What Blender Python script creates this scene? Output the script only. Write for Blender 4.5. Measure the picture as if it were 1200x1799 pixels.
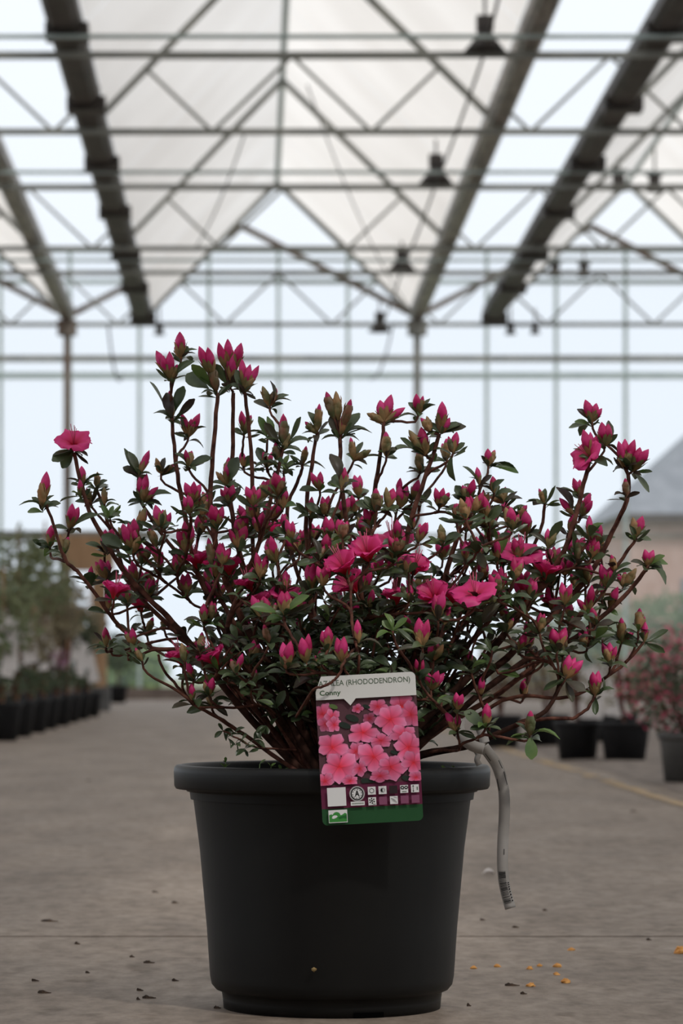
import bpy, math, random
from mathutils import Vector, Matrix, Euler
R = random.Random(7)
sc = bpy.context.scene
for o in list(bpy.data.objects): bpy.data.objects.remove(o)
COL = sc.collection
# ------------------------------------------------------------------ camera
F = 5500.0; VX = 440.0; VY = 1180.0; H = 0.422       # focal length in pixels, axis pixel, eye height
cd = bpy.data.cameras.new('camera'); cam = bpy.data.objects.new('camera', cd); COL.objects.link(cam)
cam.location = (0, 0, H); cam.rotation_euler = (math.pi/2, 0, 0)
cd.sensor_fit = 'VERTICAL'; cd.sensor_height = 22.3; cd.sensor_width = 14.9
cd.lens = F/1799*22.3
cd.shift_x = (600-VX)/1799; cd.shift_y = (VY-899.5)/1799
cd.clip_end = 600
cd.dof.use_dof = True; cd.dof.focus_distance = 3.84; cd.dof.aperture_fstop = 5.8
sc.camera = cam
# ------------------------------------------------------------------ overcast sky
w = bpy.data.worlds.new('world'); sc.world = w; w.use_nodes = True
nt = w.node_tree; nt.nodes.clear()
tc = nt.nodes.new('ShaderNodeTexCoord'); sx = nt.nodes.new('ShaderNodeSeparateXYZ')
cr = nt.nodes.new('ShaderNodeValToRGB'); bg = nt.nodes.new('ShaderNodeBackground'); wo = nt.nodes.new('ShaderNodeOutputWorld')
cr.color_ramp.elements[0].position = 0.0; cr.color_ramp.elements[0].color = (0.80, 0.87, 0.94, 1)
cr.color_ramp.elements[1].position = 0.35; cr.color_ramp.elements[1].color = (0.92, 0.955, 1.0, 1)
nt.links.new(tc.outputs['Generated'], sx.inputs[0]); nt.links.new(sx.outputs['Z'], cr.inputs[0])
nt.links.new(cr.outputs[0], bg.inputs[0]); nt.links.new(bg.outputs[0], wo.inputs[0]); bg.inputs[1].default_value = 1.1
sd = bpy.data.lights.new('sun', 'SUN'); sun = bpy.data.objects.new('sun', sd); COL.objects.link(sun)
sd.energy = 1.25; sd.angle = math.radians(3); sd.color = (1.0, 0.95, 0.88)
sun.rotation_euler = Vector((1.6, -2.6, 3.6)).to_track_quat('Z', 'Y').to_euler(); sun.location = (4, -3, 9)
vs = sc.view_settings
vs.view_transform = 'Standard'; vs.look = 'None'; vs.gamma = 1; vs.use_curve_mapping = False; vs.exposure = 0.0

def P(px, py, Y): return Vector(((px-VX)*Y/F, Y, H-(py-VY)*Y/F))
def onfloor(px, py):
    Y = F*H/(py-VY); return Vector(((px-VX)*Y/F, Y, 0))
# ------------------------------------------------------------------ helpers
def tag(o, label=None, cat=None, group=None, kind=None):
    if label: o['label'] = label
    if cat: o['category'] = cat
    if group: o['group'] = group
    if kind: o['kind'] = kind
    return o
def empty(name, loc, parent=None):
    o = bpy.data.objects.new(name, None); COL.objects.link(o); o.location = loc; o.empty_display_size = .05
    if parent: o.parent = parent
    return o
class MB:
    def __init__(s): s.v = []; s.f = []; s.m = []
    def add(s, vs, fs, mi=0):
        b = len(s.v); s.v += [tuple(v) for v in vs]; s.f += [tuple(i+b for i in f) for f in fs]; s.m += [mi]*len(fs)
    def box(s, a, b, mi=0):
        (x0, y0, z0), (x1, y1, z1) = a, b
        s.add([(x0,y0,z0),(x1,y0,z0),(x1,y1,z0),(x0,y1,z0),(x0,y0,z1),(x1,y0,z1),(x1,y1,z1),(x0,y1,z1)],
              [(0,3,2,1),(4,5,6,7),(0,1,5,4),(1,2,6,5),(2,3,7,6),(3,0,4,7)], mi)
    def tube(s, pts, rad, n=6, mi=0, cap=True):
        pts = [Vector(p) for p in pts]
        if not hasattr(rad, '__len__'): rad = [rad]*len(pts)
        vs = []; ref = None
        for i, p in enumerate(pts):
            t = (pts[min(i+1, len(pts)-1)]-pts[max(i-1, 0)]).normalized()
            if ref is None: ref = t.orthogonal().normalized()
            ref = (ref-t*ref.dot(t)).normalized(); bi = t.cross(ref)
            for k in range(n):
                a = 2*math.pi*k/n; vs.append(p+(ref*math.cos(a)+bi*math.sin(a))*rad[i])
        fs = [(i*n+k, i*n+(k+1) % n, (i+1)*n+(k+1) % n, (i+1)*n+k) for i in range(len(pts)-1) for k in range(n)]
        if cap: fs += [tuple(range(n-1, -1, -1)), tuple((len(pts)-1)*n+k for k in range(n))]
        s.add(vs, fs, mi)
    def bar(s, a, b, wx, wz, mi=0):      # rectangular bar from a to b
        a = Vector(a); b = Vector(b); t = (b-a).normalized()
        u = t.cross(Vector((0,0,1)))
        if u.length < 1e-4: u = Vector((1,0,0))
        u.normalize(); v = u.cross(t)
        vs = [p+u*(i*wx/2)+v*(j*wz/2) for p in (a, b) for i, j in ((-1,-1),(1,-1),(1,1),(-1,1))]
        s.add(vs, [(0,3,2,1),(4,5,6,7),(0,1,5,4),(1,2,6,5),(2,3,7,6),(3,0,4,7)], mi)
    def lathe(s, prof, n=64, mi=0, c=(0,0,0)):
        vs = [(c[0]+r*math.cos(2*math.pi*k/n), c[1]+r*math.sin(2*math.pi*k/n), c[2]+z) for r, z in prof for k in range(n)]
        s.add(vs, [(i*n+k, i*n+(k+1) % n, (i+1)*n+(k+1) % n, (i+1)*n+k) for i in range(len(prof)-1) for k in range(n)], mi)
    def poly(s, pts, mi=0): s.add(pts, [tuple(range(len(pts)))], mi)
    def mesh(s, name, mats, smooth=False):
        me = bpy.data.meshes.new(name); me.from_pydata(s.v, [], s.f)
        for m in (mats if isinstance(mats, (list, tuple)) else [mats]): me.materials.append(m)
        me.polygons.foreach_set('material_index', s.m)
        if smooth: me.polygons.foreach_set('use_smooth', [True]*len(me.polygons))
        me.update(); return me
    def build(s, name, mats, parent=None, smooth=False):
        return inst(name, s.mesh(name, mats, smooth), parent)
def inst(name, me, parent=None, mw=None):
    o = bpy.data.objects.new(name, me); COL.objects.link(o)
    if parent: o.parent = parent
    if mw is not None: o.matrix_basis = mw
    return o
def addmesh(mb, src, M):   # append MB src transformed
    b = len(mb.v); mb.v += [tuple(M @ Vector(v)) for v in src.v]
    mb.f += [tuple(i+b for i in f) for f in src.f]; mb.m += src.m
# ------------------------------------------------------------------ materials
def nodes(name):
    m = bpy.data.materials.new(name); m.use_nodes = True; t = m.node_tree
    return m, t, t.nodes['Principled BSDF']
def mat(name, c1, c2=None, rough=.6, scale=20., spec=.5, metal=0., bump=0., stretch=None, obj=True, trans=0., lo=.35, hi=.65, detail=4):
    m, t, b = nodes(name); N = t.nodes.new; L = t.links.new
    b.inputs['Roughness'].default_value = rough; b.inputs['Specular IOR Level'].default_value = spec; b.inputs['Metallic'].default_value = metal
    b.inputs['Base Color'].default_value = (*c1, 1)
    if c2:
        if obj: g = N('ShaderNodeTexCoord').outputs['Object']
        else: g = N('ShaderNodeNewGeometry').outputs['Position']
        if stretch:
            mp = N('ShaderNodeMapping'); mp.inputs['Scale'].default_value = stretch; L(g, mp.inputs[0]); g = mp.outputs[0]
        n = N('ShaderNodeTexNoise'); n.inputs['Scale'].default_value = scale; n.inputs['Detail'].default_value = detail; L(g, n.inputs['Vector'])
        r = N('ShaderNodeValToRGB'); r.color_ramp.elements[0].position = lo; r.color_ramp.elements[1].position = hi
        r.color_ramp.elements[0].color = (*c1, 1); r.color_ramp.elements[1].color = (*c2, 1)
        L(n.outputs[0], r.inputs[0]); L(r.outputs[0], b.inputs['Base Color'])
        if bump:
            bp = N('ShaderNodeBump'); bp.inputs['Strength'].default_value = bump; bp.inputs['Distance'].default_value = .002
            L(n.outputs[0], bp.inputs['Height']); L(bp.outputs[0], b.inputs['Normal'])
        src = r.outputs[0]
    else: src = None
    if trans:
        tr = N('ShaderNodeBsdfTranslucent'); mx = N('ShaderNodeMixShader'); mx.inputs[0].default_value = trans
        if src: L(src, tr.inputs[0])
        else: tr.inputs[0].default_value = (*c1, 1)
        L(b.outputs[0], mx.inputs[1]); L(tr.outputs[0], mx.inputs[2]); L(mx.outputs[0], t.nodes['Material Output'].inputs[0])
    return m
def glass(name, tcol, amount, dcol):
    m, t, b = nodes(name); N = t.nodes.new; L = t.links.new
    tr = N('ShaderNodeBsdfTransparent'); tr.inputs[0].default_value = (*tcol, 1)
    tl = N('ShaderNodeBsdfTranslucent'); tl.inputs[0].default_value = (*dcol, 1)
    mx = N('ShaderNodeMixShader'); mx.inputs[0].default_value = amount
    L(tr.outputs[0], mx.inputs[1]); L(tl.outputs[0], mx.inputs[2])
    L(mx.outputs[0], t.nodes['Material Output'].inputs[0]); t.nodes.remove(b); return m
M = {}
M['steel'] = mat('galvanised_steel', (.16,.165,.15), (.24,.24,.21), .55, 3, metal=.0)
M['steel_dark'] = mat('dark_gutter_metal', (.026,.021,.018), (.062,.052,.046), .5, 4, spec=.3)
M['gutter_light'] = mat('weathered_aluminium', (.09,.075,.06), (.34,.30,.26), .38, 5, metal=.45, stretch=(4,.5,4))
M['rust'] = mat('rusty_steel', (.13,.085,.06), (.2,.17,.14), .7, 4)
M['green_bar'] = mat('pale_green_painted_bar', (.30,.36,.34), (.36,.42,.40), .5, 5)
M['glass'] = glass('clear_glazing', (.985,.99,1), .03, (.9,.95,1))
M['wallglass'] = glass('dusty_wall_glazing', (.985,.99,1), .05, (.85,.93,1))
M['lamp'] = mat('dark_lamp_metal', (.025,.02,.018), (.05,.04,.035), .5, 8)
def cream():
    m, t, b = nodes('whitewashed_glazing'); N = t.nodes.new; L = t.links.new
    g = N('ShaderNodeNewGeometry'); n = N('ShaderNodeTexNoise'); n.inputs['Scale'].default_value = .5; L(g.outputs['Position'], n.inputs['Vector'])
    r = N('ShaderNodeValToRGB'); r.color_ramp.elements[0].color = (.80,.765,.725,1); r.color_ramp.elements[1].color = (.93,.90,.865,1)
    r.color_ramp.elements[0].position = .3; r.color_ramp.elements[1].position = .7
    L(n.outputs[0], r.inputs[0])
    tl = N('ShaderNodeBsdfTranslucent'); L(r.outputs[0], tl.inputs[0]); L(r.outputs[0], b.inputs['Base Color']); b.inputs['Roughness'].default_value = .8
    mx = N('ShaderNodeMixShader'); mx.inputs[0].default_value = .85; L(b.outputs[0], mx.inputs[1]); L(tl.outputs[0], mx.inputs[2])
    L(mx.outputs[0], t.nodes['Material Output'].inputs[0]); return m
M['cream'] = cream()
def concrete():
    m, t, b = nodes('stained_concrete'); N = t.nodes.new; L = t.links.new
    g = N('ShaderNodeNewGeometry')
    def noise(scale, st, det=6):
        mp = N('ShaderNodeMapping'); mp.inputs['Scale'].default_value = st; L(g.outputs['Position'], mp.inputs[0])
        n = N('ShaderNodeTexNoise'); n.inputs['Scale'].default_value = scale; n.inputs['Detail'].default_value = det; n.inputs['Roughness'].default_value = .65
        L(mp.outputs[0], n.inputs['Vector']); return n.outputs[0]
    def ramp(src, a, ca, bb, cb):
        r = N('ShaderNodeValToRGB'); r.color_ramp.elements[0].position = a; r.color_ramp.elements[1].position = bb
        r.color_ramp.elements[0].color = (*ca,1); r.color_ramp.elements[1].color = (*cb,1); L(src, r.inputs[0]); return r.outputs[0]
    base = ramp(noise(3.2, (1,.35,1)), .3, (.150,.118,.094), .7, (.272,.222,.182))
    fine = ramp(noise(30, (1,.5,1)), .3, (.62,.58,.54), .64, (1.18,1.18,1.17))
    spots = ramp(noise(11, (1,.6,1), 3), .30, (.62,.57,.52), .40, (1,1,1))
    mu = N('ShaderNodeMix'); mu.data_type = 'RGBA'; mu.blend_type = 'MULTIPLY'; mu.inputs[0].default_value = 1; L(base, mu.inputs[6]); L(fine, mu.inputs[7])
    m2 = N('ShaderNodeMix'); m2.data_type = 'RGBA'; m2.blend_type = 'MULTIPLY'; m2.inputs[0].default_value = .8; L(mu.outputs[2], m2.inputs[6]); L(spots, m2.inputs[7])
    L(m2.outputs[2], b.inputs['Base Color'])
    rr = N('ShaderNodeMapRange'); rr.inputs[3].default_value = .5; rr.inputs[4].default_value = .8; L(noise(6,(1,.4,1)), rr.inputs[0]); L(rr.outputs[0], b.inputs['Roughness'])
    b.inputs['Specular IOR Level'].default_value = .22
    bp = N('ShaderNodeBump'); bp.inputs['Strength'].default_value = .25; bp.inputs['Distance'].default_value = .004; L(noise(60,(1,1,1)), bp.inputs['Height']); L(bp.outputs[0], b.inputs['Normal'])
    return m
M['concrete'] = concrete()
M['joint'] = mat('joint_dirt', (.05,.04,.035), (.08,.065,.055), .9, 30)
M['gravel'] = mat('brown_gravel_soil', (.10,.075,.06), (.20,.16,.13), .9, 14, bump=.4)
M['yellow'] = mat('worn_yellow_paint', (.42,.27,.10), (.24,.19,.15), .8, 12, obj=False)
M['kerb'] = mat('dark_concrete_kerb', (.07,.05,.042), (.11,.085,.07), .9, 3)
M['grass'] = mat('lawn', (.15,.18,.09), (.25,.27,.17), .9, .6)
M['brick'] = mat('pink_brick', (.42,.27,.22), (.50,.35,.30), .9, 2)
M['slate'] = mat('grey_slate', (.20,.21,.23), (.26,.27,.29), .8, 2)
M['pot'] = mat('black_plastic', (.005,.005,.005), (.0085,.0085,.008), .45, 6, spec=.22, stretch=(1,1,.3))
M['blackpot'] = mat('matte_black_plastic', (.008,.008,.009), (.015,.015,.016), .6, 10, spec=.2)
M['greypot'] = mat('dusty_grey_plastic', (.055,.053,.05), (.085,.082,.078), .6, 10)
M['soil'] = mat('dark_potting_soil', (.012,.009,.007), (.05,.035,.025), .95, 60, bump=.8)
M['bark'] = mat('red_brown_bark', (.045,.015,.011), (.15,.06,.04), .7, 90, bump=.4, obj=False, spec=.15)
M['oldbark'] = mat('dark_bark', (.022,.011,.008), (.07,.032,.023), .85, 70, bump=.5, obj=False, spec=.1)
M['scale'] = mat('bud_scales', (.16,.16,.06), (.44,.23,.10), .55, 60, obj=False, trans=.15)
M['scale_dark'] = mat('closed_bud_scales', (.10,.115,.045), (.28,.12,.07), .45, 55, obj=False, trans=.1)
M['leaf'] = mat('leaf_green', (.036,.058,.023), (.10,.135,.062), .36, 30, spec=.5, obj=False, trans=.18)
M['leaf_dark'] = mat('leaf_purplish', (.04,.022,.018), (.07,.07,.04), .4, 28, spec=.4, obj=False, trans=.1)
M['leaf_fresh'] = mat('leaf_fresh_green', (.07,.14,.03), (.14,.21,.06), .38, 30, spec=.5, obj=False, trans=.25)
def pink(name, c1, c2, tr):
    return mat(name, c1, c2, .45, 60, spec=.3, obj=False, trans=tr)
M['pink'] = pink('bud_pink', (.58,.020,.15), (.82,.075,.30), .35)
M['pink_deep'] = pink('bud_deep_pink', (.42,.013,.09), (.66,.04,.20), .3)
def petal():
    m, t, b = nodes('petal_pink'); N = t.nodes.new; L = t.links.new
    a = N('ShaderNodeVertexColor'); a.layer_name = 'col'; L(a.outputs[0], b.inputs['Base Color']); b.inputs['Roughness'].default_value = .5
    tl = N('ShaderNodeBsdfTranslucent'); L(a.outputs[0], tl.inputs[0]); mx = N('ShaderNodeMixShader'); mx.inputs[0].default_value = .4
    L(b.outputs[0], mx.inputs[1]); L(tl.outputs[0], mx.inputs[2]); L(mx.outputs[0], t.nodes['Material Output'].inputs[0]); return m
M['petal'] = petal()
M['stamen'] = mat('stamen', (.55,.08,.16), rough=.5)
M['tagplastic'] = mat('frosted_tag_plastic', (.40,.375,.35), (.50,.475,.45), .35, 20, trans=.35, spec=.3)
M['ink'] = mat('black_ink', (.012,.012,.012), rough=.6)
M['wood'] = mat('pale_timber', (.26,.15,.075), (.36,.22,.12), .8, 3, stretch=(4,4,.4))
M['whitetag'] = mat('white_plant_tag', (.62,.58,.56), rough=.6)
M['crumb'] = mat('orange_dry_leaf', (.50,.19,.03), (.72,.36,.09), .7, 90)
M['chip'] = mat('dark_bark_chip', (.03,.02,.014), (.09,.055,.035), .9, 90)

# ------------------------------------------------------------------ floor
PY = 3.943; PX = (583-VX)*PY/F
def slab_joint(): pass
fl = MB(); fl.box((-14, -6, -.25), (14, 46.6, -.03)); floor = fl.build('floor', M['joint']); tag(floor, kind='structure')
edges = [-6, 4.99, 11, 17, 23, 29, 35, 41, 46.6]
for i in range(len(edges)-1):
    b = MB(); y0 = edges[i]+(.009 if i else 0); y1 = edges[i+1]-.009
    b.box((-14, y0, -.03), (14, y1, 0)); b.build('slab', M['concrete'], floor)
gb = MB()
gv = []; nx, ny = 24, 60
for j in range(ny+1):
    for i in range(nx+1):
        x = 1.5+i*5/nx; y = 5+j*28/ny; gv.append((x, y, .002+ (R.uniform(0,.018) if 0 < i < nx else 0)))
gb.add(gv, [(j*(nx+1)+i, j*(nx+1)+i+1, (j+1)*(nx+1)+i+1, (j+1)*(nx+1)+i) for j in range(ny) for i in range(nx)])
gb.build('gravel_bed', M['gravel'], floor, True)
yl = MB(); yv = []
for j in range(80):
    y = 5.5+j*.35; x = 1.345+R.uniform(-.012,.012); yv += [(x, y, .003), (x+.055+R.uniform(-.015,.015), y, .003)]
yl.add(yv, [(2*j, 2*j+1, 2*j+3, 2*j+2) for j in range(79) if R.random() > .06]); yl.build('painted_line', M['yellow'], floor)
g = MB(); g.box((-120, 46.9, -.35), (120, 260, -.15)); tag(g.build('lawn', M['grass']), 'grass field outside beyond the glazed end wall', 'lawn', kind='structure')

# ------------------------------------------------------------------ greenhouse
Y1, Y2, Y3, Y4 = 26.96, 33.6, 40.0, 46.6
TY = [Y1-6.6*k for k in (4, 3, 2, 1)]+[Y1, Y2, Y3]
SL = 90/F
A_LOW = 700*Y3/F; A_UP = A_LOW*1.128; A_RIDGE = A_LOW*1.365; A_APEX = A_LOW*1.25
def rz(a, Y): return H+a-SL*Y
def gx(px): return (px-VX)*Y3/F
GA0 = gx(118); GB0 = gx(250); PER = gx(733)-gx(118); RX0 = gx(487)
YS, YE = -2.0, Y3
ks = range(-2, 4)
ceiling = empty('ceiling', (0, 20, rz(A_LOW, 20))); tag(ceiling, kind='structure')
def chl(o): # keep world placement under the ceiling empty
    o.parent = ceiling; o.matrix_parent_inverse = Matrix.Translation(-ceiling.location); return o
for k in ks:
    for x, wd, mt, nm in ((GA0+k*PER, .19, M['gutter_light'], 'gutter'), (GB0+k*PER, .25, M['steel_dark'], 'gutter')):
        b = MB(); z0 = rz(A_LOW, YS)+.04; z1 = rz(A_LOW, YE)+.04
        prof = [(-wd/2,.16),(-wd/2,.05),(-wd*.3,0),(wd*.3,0),(wd/2,.05),(wd/2,.16),(wd/2-.02,.16),(wd/2-.02,.06),(-wd/2+.02,.06),(-wd/2+.02,.16)]
        n = len(prof); vs = [(x+p, YS, z0+q) for p, q in prof]+[(x+p, YE, z1+q) for p, q in prof]
        b.add(vs, [(i, (i+1) % n, n+(i+1) % n, n+i) for i in range(n)]+[tuple(range(n-1,-1,-1)), tuple(range(n, 2*n))])
        if wd > .2:  # fixing brackets and a pipe along the dark gutter
            for j in range(14):
                y = 4+j*2.75
                b.box((x-wd/2-.02, y, rz(A_LOW, y)+.0), (x+wd/2+.05, y+.22, rz(A_LOW, y)+.12))
        chl(b.build(nm, mt))
    xa, xb, xr = GB0+k*PER, GA0+(k+1)*PER, RX0+k*PER
    yy = TY+[Y3]
    seg = [YS]+[v for i in range(len(TY)) for v in ([TY[i]] if i == 0 else [(TY[i-1]+TY[i])/2, TY[i]])]
    for i in range(len(seg)-1):
        a, c = seg[i]+.01, seg[i+1]-.01
        for s, xe in ((-1, xa+.13), (1, xb-.1)):
            b = MB(); e0, e1, r0, r1 = rz(A_LOW, a)+.2, rz(A_LOW, c)+.2, rz(A_RIDGE, a), rz(A_RIDGE, c)
            for dz in (0, .012): b.poly([(xe, a, e0+dz), (xr, a, r0+dz), (xr, c, r1+dz), (xe, c, e1+dz)])
            b.f = [b.f[0]]; b.m = [0]; b.v = b.v[:4]
            chl(b.build('roof_panel', M['cream']))
        b = MB(); x0, x1 = xb+.1, xb+(GB0-GA0)-.13
        b.poly([(x0, a, rz(A_LOW, a)+.2), (x1, a, rz(A_LOW, a)+.2), (x1, c, rz(A_LOW, c)+.2), (x0, c, rz(A_LOW, c)+.2)])
        chl(b.build('pane', M['glass']))
    b = MB(); b.tube([(xr, YS, rz(A_RIDGE, YS)-.04), (xr, Y3, rz(A_RIDGE, Y3)-.04)], .035, 6); chl(b.build('ridge_bar', M['green_bar']))
    for Y in TY:
        for xe in (xa+.1, xb-.08):
            b = MB(); b.bar((xe, Y, rz(A_LOW, Y)+.15), (xr, Y, rz(A_RIDGE, Y)-.05), .05, .06); chl(b.build('rafter', M['steel']))
# trusses across the house
for n, Y in enumerate(TY+[Y4-.25]):
    if Y > Y3+1: continue
    t = empty('trim_%d' % (n+1), (0, Y, rz(A_LOW, Y))); tag(t, kind='structure')
    def tl(o): o.parent = t; o.matrix_parent_inverse = Matrix.Translation(-t.location); return o
    x0, x1 = GA0-2*PER, GA0+4*PER
    zl, zu = rz(A_LOW, Y), rz(A_UP, Y)
    b = MB(); b.bar((x0, Y, zl), (x1, Y, zl), .05, .05); tl(b.build('lower_chord', M['steel']))
    b = MB(); b.bar((x0, Y, zu), (x1, Y, zu), .05, .05); tl(b.build('upper_chord', M['steel']))
    for yy_, m_, w_ in ((Y*1038/1173, 'steel', .045), (Y*1038/1205, 'green_bar', .03)):
        b = MB(); b.bar((x0, yy_, rz(A_LOW, yy_)), (x1, yy_, rz(A_LOW, yy_)), w_, w_); tl(b.build('screen_rail', M[m_]))
    x = x0; half = .685; up = True
    while x < x1-half:
        if -4.2 < x < 7.5:
            za, zb = (zl, zu) if up else (zu, zl)
            b = MB(); b.tube([(x, Y, za), (x+half, Y, zb)], .017, 6); tl(b.build('diagonal', M['steel']))
        x += half; up = not up
# end frame at the last truss: brown rafters, columns
for k in ks:
    x0, x1 = GA0+k*PER, GA0+(k+1)*PER; xm = (x0+x1)/2
    for xe in (x0, x1):
        b = MB(); b.bar((xe, Y3+.15, rz(A_LOW, Y3)+.12), (xm, Y3+.15, rz(A_APEX, Y3)), .07, .075); chl(b.build('rafter', M['rust']))
    b = MB(); b.bar((x0+.6, Y3+.15, rz(A_LOW*1.11, Y3)), (x1-.6, Y3+.15, rz(A_LOW*1.11, Y3)), .04, .04); chl(b.build('collar_bar', M['green_bar']))
    c = MB(); c.box((x0-.045, Y3-.05, 0), (x0+.045, Y3+.05, rz(A_LOW, Y3)+.05)); c.box((x0-.12, Y3-.1, rz(A_LOW, Y3)-.14), (x0+.12, Y3+.1, rz(A_LOW, Y3)+.05))
    tag(c.build('trim_%d' % (30+k), M['rust' if k < 1 else 'steel']), kind='structure')
# glazed back wall
wall = empty('wall_back', (0, Y4, 0)); tag(wall, kind='structure')
def wl(o): o.parent = wall; o.matrix_parent_inverse = Matrix.Translation(-wall.location); return o
def wz(py): return H-(py-VY)*Y4/F
step = 122*Y4/F; xs0 = (1-VX)*Y4/F
cols = [xs0+i*step for i in range(-9, 19)]
rows = [wz(y) for y in (440, 495, 630, 660, 942, 1207)]
for i, x in enumerate(cols):
    b = MB(); b.box((x-.028, Y4-.04, .18), (x+.028, Y4+.04, rows[0])); wl(b.build('mullion', M['green_bar']))
for j, z in enumerate(rows[:-1]):
    th = [.03, .03, .045, .045, .03][j]
    b = MB(); b.box((cols[0], Y4-.05, z-th), (cols[-1], Y4+.05, z+th)); wl(b.build('transom', M['steel' if j in (2,4) else 'green_bar']))
for i in range(len(cols)-1):
    for j in range(len(rows)-1):
        b = MB(); b.box((cols[i]+.03, Y4-.004, rows[j+1]+.03), (cols[i+1]-.03, Y4+.004, rows[j]-.03)); wl(b.build('pane', M['wallglass']))
b = MB(); b.box((cols[0], Y4-.15, 0), (cols[-1], Y4+.1, .185)); tag(b.build('baseboard_back', M['kerb']), kind='structure')

b = MB(); b.box((-14, -6.2, 0), (14, -6, 4.6)); tag(b.build('added_shade_wall', M['kerb']), kind='structure')  # unseen dark wall added behind the camera to shade the plant's near side
# ------------------------------------------------------------------ fixtures hung from the trusses
def grow_lamp(px, py, Y, s, label):
    base = P(px, py, Y); o = empty('hanging_lamp', base); tag(o, label, 'lamp', 'bell shaped lamps hung in a row under the roof')
    m = MB(); m.lathe([(0,.30),(.05,.30),(.075,.26),(.075,.17),(.10,.12),(.2,.0),(.19,0),(.09,.1),(0,.11)], 16)
    m.v = [(x*s, y*s, z*s) for x, y, z in m.v]; m.build('lamp_shade', M['lamp'], o, True)
    c = MB(); c.tube([(0,0,.29*s), (0,0,.29*s+.2)], .012, 5); c.build('hanger', M['lamp'], o)
    c = MB(); c.box((-.08*s,-.08*s,.2*s), (.08*s,.08*s,.33*s)); c.build('ballast_box', M['lamp'], o)
for (x, y, Y, s, lb) in ((852, 90, 23.8, .8, 'largest dark bell-shaped lamp hanging near the top beam'), (766, 322, 29.8, .82, 'second largest dark bell-shaped lamp, above the second lattice beam'),
                         (706, 476, 36.2, .85, 'third dark bell-shaped lamp, hanging just above the thick rusty rafter'), (667, 583, Y3-.15, .75, 'smallest dark bell-shaped lamp, left of the steel column')):
    grow_lamp(x, y, Y, s, lb)
def winch(px, py, Y, s, label):
    o = empty('winch_drum', P(px, py, Y)); tag(o, label, 'motor', 'small dark drums under the right-hand gutter')
    m = MB(); m.lathe([(0,-.12),(.11,-.12),(.11,-.08),(.075,-.07),(.075,.07),(.11,.08),(.11,.12),(0,.12)], 14)
    m.v = [(x*s, y*s, z*s) for x, y, z in m.v]; m.build('drum', M['lamp'], o)
    c = MB(); c.tube([(0,0,.1*s),(0,0,.42*s)], .014, 5); c.build('bracket', M['steel'], o)
for (x, y, Y, s, lb) in ((1087,317,Y2-.3,.9,'large dark drum nearest the thick right-hand gutter'), (1150,320,Y2-.3,.85,'large dark drum at the far right under the roof'),
        (975,472,Y3-.5,.8,'middle-sized dark drum of a pair, on the left'), (1026,474,Y3-.5,.75,'middle-sized dark drum of a pair, on the right'),
        (897,577,Y3-.12,.65,'small dark drum below the end of the right gutter, left of its pair'), (940,577,Y3-.12,.6,'small dark drum below the end of the right gutter, right of its pair'),
        (280,578,Y3-.12,.65,'lone small dark drum beside the end of the left gutter')):
    winch(x, y, Y, s, lb)
def cable(pts, r, label):
    m = MB(); m.tube(pts, r, 5); tag(m.build('cable', M['steel_dark']), label, 'cable')
def sag(a, b, d, n=14): return [a.lerp(b, i/n)+Vector((0,0,-d*4*(i/n)*(1-i/n))) for i in range(n+1)]
cable(sag(P(880,-20,22.4), P(852,90,23.8), .0)+sag(P(852,90,23.8), P(766,322,29.8), .03)+sag(P(766,322,29.8), P(706,475,36.2), .03)+sag(P(706,475,36.2), P(667,580,Y3-.15), .03), .013, 'long dark cable linking the bell-shaped lamps')
cable(sag(P(540,150,Y1+.3), P(735,560,Y3-.4), .25), .007, 'thin slack cable from the ridge down to the column head')
cable(sag(P(430,235,Y1+.3), P(340,440,Y2+.2), .1), .008, 'thin steel cable in the left half of the roof')
cable(sag(P(190,570,Y3), P(215,660,Y3+.2), .3), .014, 'thin loose cable on the end wall at the left')
cable(sag(P(690,570,Y3), P(650,665,Y3+.2), .2), .012, 'thin loose cable on the end wall beside the column')

# ------------------------------------------------------------------ house outside
hs = empty('house', (13, 84, 0)); tag(hs, 'blurred brick house with a grey hipped roof outside at the right', 'house')
yb = 80; xl = (1108-VX)*yb/F; ez = H+(VY-905)*yb/F
b = MB(); b.box((xl-13, 0-4, -.3), (xl+9-13, 6, ez)); b.build('brick_wall', M['brick'], hs)
b = MB(); x0, x1, y0, y1 = xl-.35-13, xl+9.4-13, -4.4, 6.4; hgt = 4.2
b.add([(x0,y0,ez),(x1,y0,ez),(x1,y1,ez),(x0,y1,ez),(x0+4.4,(y0+y1)/2,ez+hgt),(x1-4.4,(y0+y1)/2,ez+hgt)], [(0,1,5,4),(1,2,5),(2,3,4,5),(3,0,4),(0,3,2,1)])
b.build('roof', M['slate'], hs)
b = MB(); b.box((x0, y0-.06, ez-.18), (x1, y0, ez+.02)); b.build('eaves_board', M['kerb'], hs)
for i in range(3):
    b = MB(); xx = xl-13+1.3+i*2.6; b.box((xx, -4.05, 1.2), (xx+1.1, -3.98, 2.8)); b.build('window', M['slate'], hs)

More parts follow.
